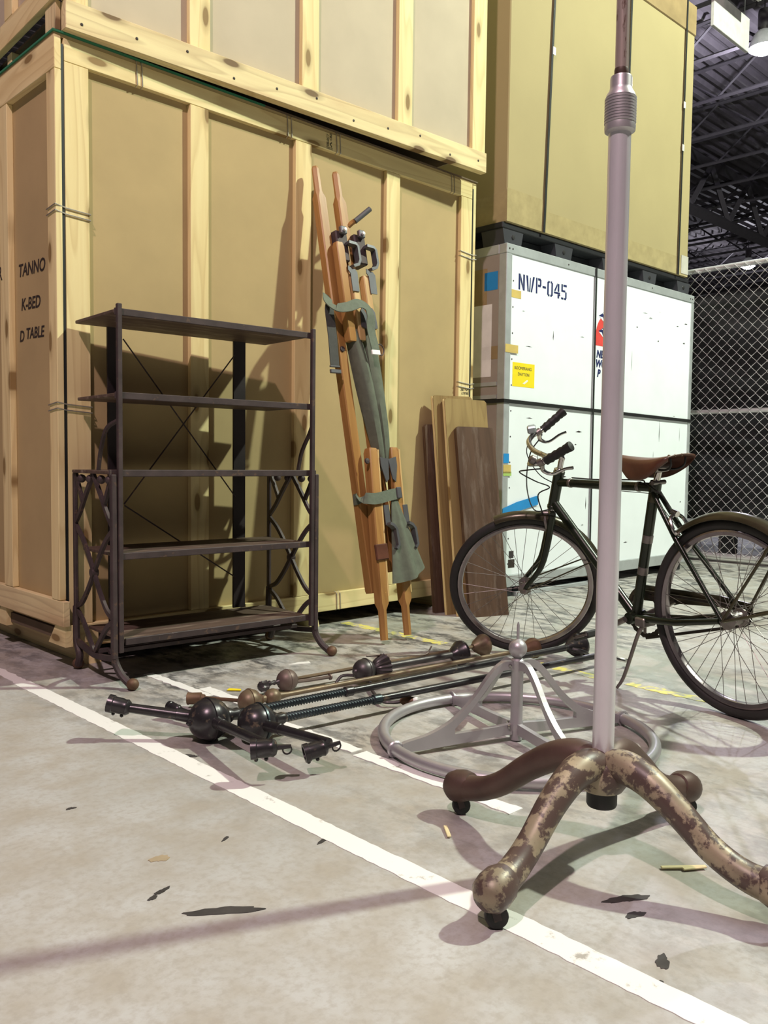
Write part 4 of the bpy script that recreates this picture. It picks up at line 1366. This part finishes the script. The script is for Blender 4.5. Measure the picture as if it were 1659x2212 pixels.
for i in range(9):
    cprof += [(.0297, z + .0008), (.0297, z + .0036), (.0280, z + .0044), (.0280, z + .0052)]
    z += .0054
cprof += [(.0285, z), (.0265, z + .006), (.0225, z + .012), (.0205, z + .018), (.0205, z + .036), (.0195, z + .039), (.012, z + .039)]
lathe('coupling', cprof, sc_, lean_, SILVER, sd_, 28)
lathe('inner_rod', [(.0125, z + .03), (.0125, 2.65), (.0001, 2.66)], sc_, lean_, STEELROD, sd_, 20)
lathe('locking_band', [(.0130, z + .039), (.0134, z + .040), (.0134, z + .052), (.0130, z + .054)], sc_, lean_, BROWNIRON, sd_, 20)

# ------------------------------------------------------------------ bicycle
bd_ = V((.244, .970, 0)).normalized()
bl0 = V((-bd_.y, bd_.x, 0))
tl_ = math.radians(5)
bu = V((0, 0, 1)) * math.cos(tl_) + bl0 * math.sin(tl_)
blv = bl0 * math.cos(tl_) - V((0, 0, 1)) * math.sin(tl_)
BM = frame((2.685, 1.151, .0), bd_, blv, bu)
XF.append(BM)
bike = thing('bicycle', (.5, 0, 0), 'dark green vintage bicycle with brown leather saddle on its kickstand', 'bicycle')
RW, RWR = .308, .318      # front and rear tyre radius
BBx, BBz = .41, .257
STx, STz = .300, .735
HTt, HBt = V((.782, 0, .772)), V((.830, 0, .626))
ax_ = (HBt - HTt).normalized()


def wheel(name, cx, cz, front):
    c = V((cx, 0, cz))
    q_ = (RW if front else RWR) - .308
    ty = tube(name, [c + V(((.2895 + q_) * math.cos(t * PI / 36), 0, (.2895 + q_) * math.sin(t * PI / 36))) for t in range(72)], .0185, TYRE, bike, 10, True)
    lathe('rim', [(r_ + q_, h_) for r_, h_ in [(.2735, -.012), (.268, -.0145), (.256, -.011), (.253, 0), (.256, .011), (.268, .0145), (.2735, .012), (.270, 0), (.2735, -.012)]], c, (0, 1, 0), RIMST, ty, 60)
    lathe('hub', [(.006, -.05), (.006, -.042), (.024, -.032), (.024, -.028), (.011, -.022), (.011, .022), (.024, .028), (.024, .032), (.006, .042), (.006, .05)] if front else
          [(.006, -.06), (.006, -.045), (.030, -.036), (.030, -.030), (.022, -.026), (.020, .022), (.030, .028), (.030, .033), (.006, .045), (.006, .06)], c, (0, 1, 0), DULLSTEEL, ty, 20)
    n = 32 if front else 40
    hr = .022 if front else .029
    vs, fs = sweepdata([(0, 0, 0), (1, 0, 0)], circ(1, 5))
    me = bpy.data.meshes.new('spoke')
    me.from_pydata([tuple(v) for v in vs], [], fs)
    me.materials.append(DULLSTEEL)
    for i in range(n):
        a = 2 * PI * i / n
        sgn = 1 if i % 2 else -1
        b = a + (1 if (i // 2) % 2 else -1) * (1.15 if front else 1.0)
        P = c + V((hr * math.cos(b), sgn * .030, hr * math.sin(b)))
        Q = c + V(((.256 + q_) * math.cos(a), sgn * .003, (.256 + q_) * math.sin(a)))
        x = Q - P
        L = x.length
        x.normalize()
        y = x.orthogonal().normalized()
        link('spoke', me, ty, frame(P, x, y, x.cross(y)) @ Matrix.Diagonal((L, .0011, .0011, 1)))
    return ty


def fender(name, cx, cz, a0, a1, par, mat, gap=.010):
    c = V((cx, 0, cz))
    Rf = cz
    n = 30
    sec = [(-.030, -.014), (-.026, -.002), (-.014, .006), (0, .009), (.014, .006), (.026, -.002), (.030, -.014)]
    vs, fs = [], []
    for i in range(n + 1):
        a = math.radians(a0 + (a1 - a0) * i / n)
        d = V((math.sin(a), 0, math.cos(a)))
        for lay in (0, -.0016):
            for y, h in sec: vs.append(c + d * (Rf + gap + h + lay) + V((0, y * (1 if lay == 0 else .96), 0)))
    m = len(sec)
    k = 2 * m
    for i in range(n):
        for j in range(m - 1):
            fs.append((i * k + j, i * k + j + 1, (i + 1) * k + j + 1, (i + 1) * k + j))
            fs.append((i * k + m + j + 1, i * k + m + j, (i + 1) * k + m + j, (i + 1) * k + m + j + 1))
        fs.append((i * k, (i + 1) * k, (i + 1) * k + m, i * k + m))
        fs.append((i * k + m - 1, i * k + 2 * m - 1, (i + 1) * k + 2 * m - 1, (i + 1) * k + m - 1))
    for i in (0, n):
        for j in range(m - 1): fs.append((i * k + j, i * k + j + 1, i * k + m + j + 1, i * k + m + j))
    return mk(name, vs, fs, mat, par, I4, 'auto')


def btube(nm, a, b, r, mat=BIKEGREEN, par=None, r1=None):
    return tube(nm, [a, b], [r, r1 or r], mat, par or bike, 12)


wheel('rear_wheel', 0, RWR, False)
btube('seat_tube', (BBx, 0, BBz), (STx, 0, STz + .01), .0178)
btube('top_tube', (STx + .004, 0, STz - .012), (HTt.x + .006, 0, .727), .0160)
btube('down_tube', (BBx, 0, BBz), HBt + V((-.008, 0, .022)), .0178)
btube('head_tube', HTt, HBt, .0205)
for z in (.0, .92): lathe('head_lug', [(.0205, 0), (.0225, .002), (.0225, .012), (.0205, .014)], HTt + ax_ * (HBt - HTt).length * z, ax_, BIKEGREEN, bike, 16)
lathe('seat_lug', [(.0180, 0), (.0208, .003), (.0208, .035), (.0180, .038)], (STx + .008, 0, STz - .030), V((STx - BBx, 0, STz - BBz)), BIKEGREEN, bike, 16)
for q in (.36, .60, .90):
    p = V((BBx, 0, BBz)).lerp(V((STx, 0, STz)), q)
    lathe('tube_band', [(.0179, -.014), (.0184, -.013), (.0184, .013), (.0179, .014)], p, V((STx - BBx, 0, STz - BBz)), DULLSTEEL if q < .9 else FENDERM, bike, 16)
for z in (.055, .40): lathe('cable_clip', [(.0161, 0), (.0180, .002), (.0180, .012), (.0161, .014)], V((HTt.x - z, 0, .727 - z * .008)), (-1, 0, -.01), DULLSTEEL, bike, 14)
lathe('bottom_bracket', [(.012, -.040), (.021, -.038), (.021, .038), (.012, .040)], (BBx, 0, BBz), (0, 1, 0), BIKEGREEN, bike, 18)
for s in (-1, 1):
    tube('chain_stay', [(BBx - .01, s * .018, BBz), (.20, s * .036, .278), (0.01, s * .054, RWR)], [.013, .012, .010], BIKEGREEN, bike, 10)
    tube('seat_stay', [(STx + .002, s * .014, STz - .028), (.20, s * .026, .560), (.0, s * .054, RWR + .002)], [.0085, .009, .0075], BIKEGREEN, bike, 10)
# fenders and stays
rf = fender('rear_fender', 0, RWR, 38, -118, bike, FENDERM, .014)
for s in (-1, 1):
    for a in (-32, -72):
        an = math.radians(a)
        tube('fender_stay', [(0, s * .056, RWR), ((RWR + .005) * math.sin(an), s * .030, RWR + (RWR + .005) * math.cos(an))], .0048, FENDERM, rf, 7)
# seat post and saddle
tube('seat_post', [(STx, 0, STz), (STx - .022, 0, STz + .062)], .0115, CHROME, bike, 12)
lathe('seat_bolt', [(.001, -.03), (.008, -.03), (.008, .03), (.001, .03)], (STx - .012, 0, STz + .005), (0, 1, 0), DULLSTEEL, bike, 10)
sx0, sx1 = .188, .455
n, m = 18, 15
vs, fs = [], []
for i in range(n + 1):
    t = i / n                                # 0 rear, 1 nose
    x = sx0 + (sx1 - sx0) * t
    hw = .064 * (1 - t) ** .75 * (1 if t > .12 else (.72 + .28 * t / .12)) + .020 * (1 - .25 * max(0, t - .8) / .2)
    zt_ = .838 - .012 * math.sin(PI * t) - .004 * t
    sk_ = (.052 * math.sin(min(1, t / .55) * PI / 2) * (1 if t < .75 else max(.25, 1 - (t - .75) / .25 * .75)) + .012)
    for j in range(m):
        s = j / (m - 1) * 2 - 1
        if abs(s) < .62:
            q = s / .62
            vs.append((x, q * hw * .97, zt_ - .006 * q * q))
        else:
            q = (abs(s) - .62) / .38
            vs.append((x, math.copysign(hw * (1 + .02 * math.sin(q * PI)), s), zt_ - .006 - sk_ * q))
k = len(vs)
for v in list(vs): vs.append((v[0], v[1] * .94, v[2] - .004))
for i in range(n):
    for j in range(m - 1):
        a = i * m + j
        fs.append((a, a + m, a + m + 1, a + 1))
        fs.append((k + a + 1, k + a + m + 1, k + a + m, k + a))
bd2 = list(range(m)) + [i * m + m - 1 for i in range(1, n + 1)] + [n * m + j for j in range(m - 2, -1, -1)] + [i * m for i in range(n - 1, 0, -1)]
for q in range(len(bd2)):
    a, b = bd2[q], bd2[(q + 1) % len(bd2)]
    fs.append((a, b, k + b, k + a))
sad = mk('saddle', vs, fs, LEATHER, bike, I4, True)
for s in (-1, 1):
    tube('saddle_rail', [(.44, s * .008, .815), (.37, s * .016, .795), (.28, s * .020, .786), (.230, s * .026, .786), (.205, s * .032, .800), (.202, s * .036, .826)], .0036, RUBBER, sad, 8, k=4)
for s in (-.055, -.02, .02, .055): lathe('saddle_rivet', ballprof(.005, 6), (.200, s * .8, .833), (0, 0, 1), BRASS, sad, 8)
lathe('saddle_clamp', [(.001, -.032), (.016, -.032), (.018, -.01), (.018, .01), (.016, .032), (.001, .032)], (.278, 0, .792), (0, 1, 0), DULLSTEEL, bike, 14)
# cranks, chainring, pedals, chain
ca = math.radians(28)
cr = lathe('chainring', [(.083, -.0015), (.087, 0), (.083, .0015), (.068, .0015), (.068, -.0015), (.083, -.0015)], (BBx, -.046, BBz), (0, 1, 0), CHAINM, bike, 46, False, -.04)
for q in range(3):
    a = q * 2 * PI / 3 + .6
    bar('spider_arm', (BBx, -.046, BBz), (BBx + .071 * math.cos(a), -.046, BBz + .071 * math.sin(a)), .014, .004, DULLSTEEL, cr, (0, 1, 0))
for s, sg in ((-1, -1), (1, 1)):
    ex_ = V((BBx + sg * .142 * math.cos(ca), s * .062, BBz - sg * .142 * math.sin(ca)))
    ck = tube('crank', [(BBx, s * .055, BBz), ex_], [.011, .0085], DULLSTEEL, bike, 10)
    pe = link('pedal', boxmesh(.075, .078, .010, DULLSTEEL, .002), bike, T(ex_ + V((0, s * .055, 0))) @ Matrix.Rotation(.35, 4, 'Y'))
    for dx in (-.028, .028):
        link('pedal_rubber', boxmesh(.024, .076, .026, RUBBER, .006), pe, T(ex_ + V((0, s * .055, 0))) @ Matrix.Rotation(.35, 4, 'Y') @ T(dx, 0, 0))
for zz, a, b in ((1, .085, .030), (-1, .085, .030)):
    bar('chain_run', (BBx, -.046, BBz + zz * a), (0, -.046, RWR + zz * b), .008, .010, CHAINM, bike, (0, 0, 1), .001)
lathe('sprocket', [(.022, -.001), (.033, -.001), (.033, .001), (.022, .001), (.022, -.001)], (0, -.046, RWR), (0, 1, 0), CHAINM, bike, 24, False, -.06)
gp = [(BBx + .105 * math.cos(t), BBz + .105 * math.sin(t)) for t in [math.radians(q) for q in range(-20, 100, 10)]]
gp = gp + [(.10, RWR + .050), (-.02, RWR + .040), (-.02, RWR + .008), (.10, RWR + .012), (.30, .312), (BBx + .06, BBz + .045), (BBx + .085, BBz - .02)]
prism('chain_guard', gp, .006, frame((0, -.062, 0), (1, 0, 0), (0, 0, 1), (0, -1, 0)), FENDERM, bike)
# kickstand on the near side
ks = tube('kickstand', [(BBx - .055, .030, .235), (BBx - .045, .045, .20), (BBx - .010, .078, .06), (BBx + .012, .094, .014)], [.008, .007, .0065, .005], DULLSTEEL, bike, 10, k=4)
box('kickstand_bracket', (BBx - .075, -.02, .236), (BBx - .03, .042, .268), DULLSTEEL, bike, .004)
# rear brake caliper and cables
for s in (-1, 1): tube('brake_arm', [(.222, 0, .640), (.215, s * .030, .622), (.195, s * .036, .585), (.188, s * .020, .570)], .0065, CHROME, bike, 8, k=4)
lathe('brake_bolt', [(.001, -.012), (.011, -.012), (.011, .012), (.001, .012)], (.222, 0, .640), (1, 0, .3), CHROME, bike, 10)
tube('brake_cable', [(.70, .012, .748), (.55, .015, .745), (.36, .014, .748), (.315, .03, .738), (.24, .035, .70), (.215, .03, .66)], .0025, RUBBER, bike, 6, k=5)
tube('gear_cable', [(.70, -.010, .710), (.33, -.012, .700), (.30, -.02, .66), (.02, -.05, .34)], .0014, DULLSTEEL, bike, 5)

# steered assembly: fork, wheel, fender and bars turn left about the head tube
STEER = math.radians(52)
SM = T(HTt) @ Matrix.Rotation(STEER, 4, -ax_) @ T(-HTt)
XF.append(BM @ SM)
hub = HBt + ax_ * ((HBt.z - RW) / -ax_.z) + V((.058, 0, 0))
wheel('front_wheel', hub.x, RW, True)
crn = HBt + ax_ * .022
lathe('fork_crown', [(.010, -.036), (.014, -.034), (.016, -.02), (.016, .02), (.014, .034), (.010, .036)], crn, (0, 1, 0), BIKEGREEN, bike, 14)
lathe('headset_cup', [(.014, -.006), (.020, -.004), (.020, .006), (.014, .010)], HBt, ax_, CHROME, bike, 16)
lathe('headset_cup', [(.014, -.012), (.021, -.008), (.021, .002), (.014, .004)], HTt, ax_, CHROME, bike, 16)
for s in (-1, 1):
    p3 = V((hub.x, s * .048, RW))
    tube('fork_blade', [crn + V((0, s * .032, 0)), crn + ax_ * .13 + V((.0, s * .038, 0)), crn + ax_ * .22 + V((.010, s * .044, 0)), p3 + V((-.012, 0, .020)), p3], [.0150, .0145, .0120, .0090, .0075], BIKEGREEN, bike, 10, k=5)
    lathe('axle_nut', [(.001, 0), (.011, 0), (.011, .012), (.006, .014), (.006, .022), (.001, .022)], p3 + V((0, s * .004, 0)), (0, s, 0), DULLSTEEL, bike, 6)
    tube('brake_arm', [crn + V((.028, 0, -.002)), crn + V((.030, s * .026, -.014)), crn + V((.028, s * .034, -.05)), crn + V((.020, s * .020, -.062))], .006, DULLSTEEL, bike, 8, k=4)
lathe('fork_bolt', [(.001, 0), (.010, 0), (.010, .02), (.006, .03), (.001, .032)], crn + V((.012, 0, 0)), (1, 0, .2), DULLSTEEL, bike, 10)
ff = fender('front_fender', hub.x, RW, 13, -98, bike, FENDERM)
for s in (-1, 1): tube('fender_stay', [(hub.x, s * .052, RW), (hub.x + (RW + .004) * math.sin(-1.3), s * .028, RW + (RW + .004) * math.cos(-1.3))], .003, FENDERM, ff, 6)
# quill stem and swept handlebar
top = HTt - ax_ * .055
tube('stem', [HTt + ax_ * .02, HTt - ax_ * .035, top, top + V((.025, 0, .012)), top + V((.050, 0, .013))], [.011, .011, .0115, .011, .012], CHROME, bike, 12, k=3)
hc = top + V((.052, 0, .013))
for s in (-1, 1):
    path = [hc, hc + V((.018, s * .035, .0)), hc + V((.052, s * .085, .010)), hc + V((.066, s * .145, .028)), hc + V((.046, s * .192, .040)), hc + V((.012, s * .210, .047)), hc + V((-.080, s * .247, .096))]
    hb = tube('handlebar', path, .0105, CHROME, bike, 12, k=6)
    g0, g1 = hc + V((.006, s * .2124, .050)), hc + V((-.090, s * .251, .1015))
    gd = (g1 - g0).normalized()
    GL = (g1 - g0).length
    lathe('grip', [(.001, 0), (.017, .001)] + [(.0165 + .0018 * math.cos(q * 2.2), GL * q / 14) for q in range(1, 13)] + [(.019, GL * .94), (.018, GL), (.001, GL + .004)], g0, gd, RUBBER, bike, 16)
    lathe('lever_clamp', [(.0108, -.012), (.015, -.010), (.015, .010), (.0108, .012)], hc + V((.024, s * .205, .045)), V((-.10, s * .03, .04)), DULLSTEEL, bike, 12)
    tube('brake_lever', [hc + V((.022, s * .203, .036)), hc + V((.020, s * .203, .012)), hc + V((-.010, s * .210, -.004)), hc + V((-.055, s * .226, .012)), hc + V((-.085, s * .238, .016))], [.009, .008, .006, .0055, .006], CHROME, bike, 8, k=4)
    if s < 0: box('gear_shifter', tuple(hc + V((.030, -.215, .050))), tuple(hc + V((.066, -.175, .080))), plain('grey_trigger', (.42, .48, .50), .3, .5), bike, .006)
    else: lathe('bell_clamp', [(.001, 0), (.016, .0), (.016, .016), (.010, .022), (.001, .023)], hc + V((.045, .190, .050)), (.4, 0, .3), DULLSTEEL, bike, 14)
tube('brake_cable', [hc + V((.02, -.203, .02)), hc + V((.07, -.17, -.03)), hc + V((.10, -.06, -.12)), hc + V((.085, .02, -.20)), hc + V((.02, .02, -.21))], .0026, RUBBER, bike, 6, k=6)
tube('brake_cable', [hc + V((.02, .203, .02)), hc + V((.08, .19, .02)), hc + V((.11, .11, -.01)), hc + V((.06, .035, -.08)), hc + V((.012, .016, -.12)), crn + V((.04, .02, .09)), crn + V((.034, .012, .0))], .0026, RUBBER, bike, 6, k=6)
tube('gear_cable', [hc + V((.045, -.175, .05)), hc + V((.08, -.10, .0)), hc + V((.045, -.02, -.07)), hc + V((-.01, .0, -.115))], .002, RUBBER, bike, 6, k=6)
XF.pop()
XF.pop()
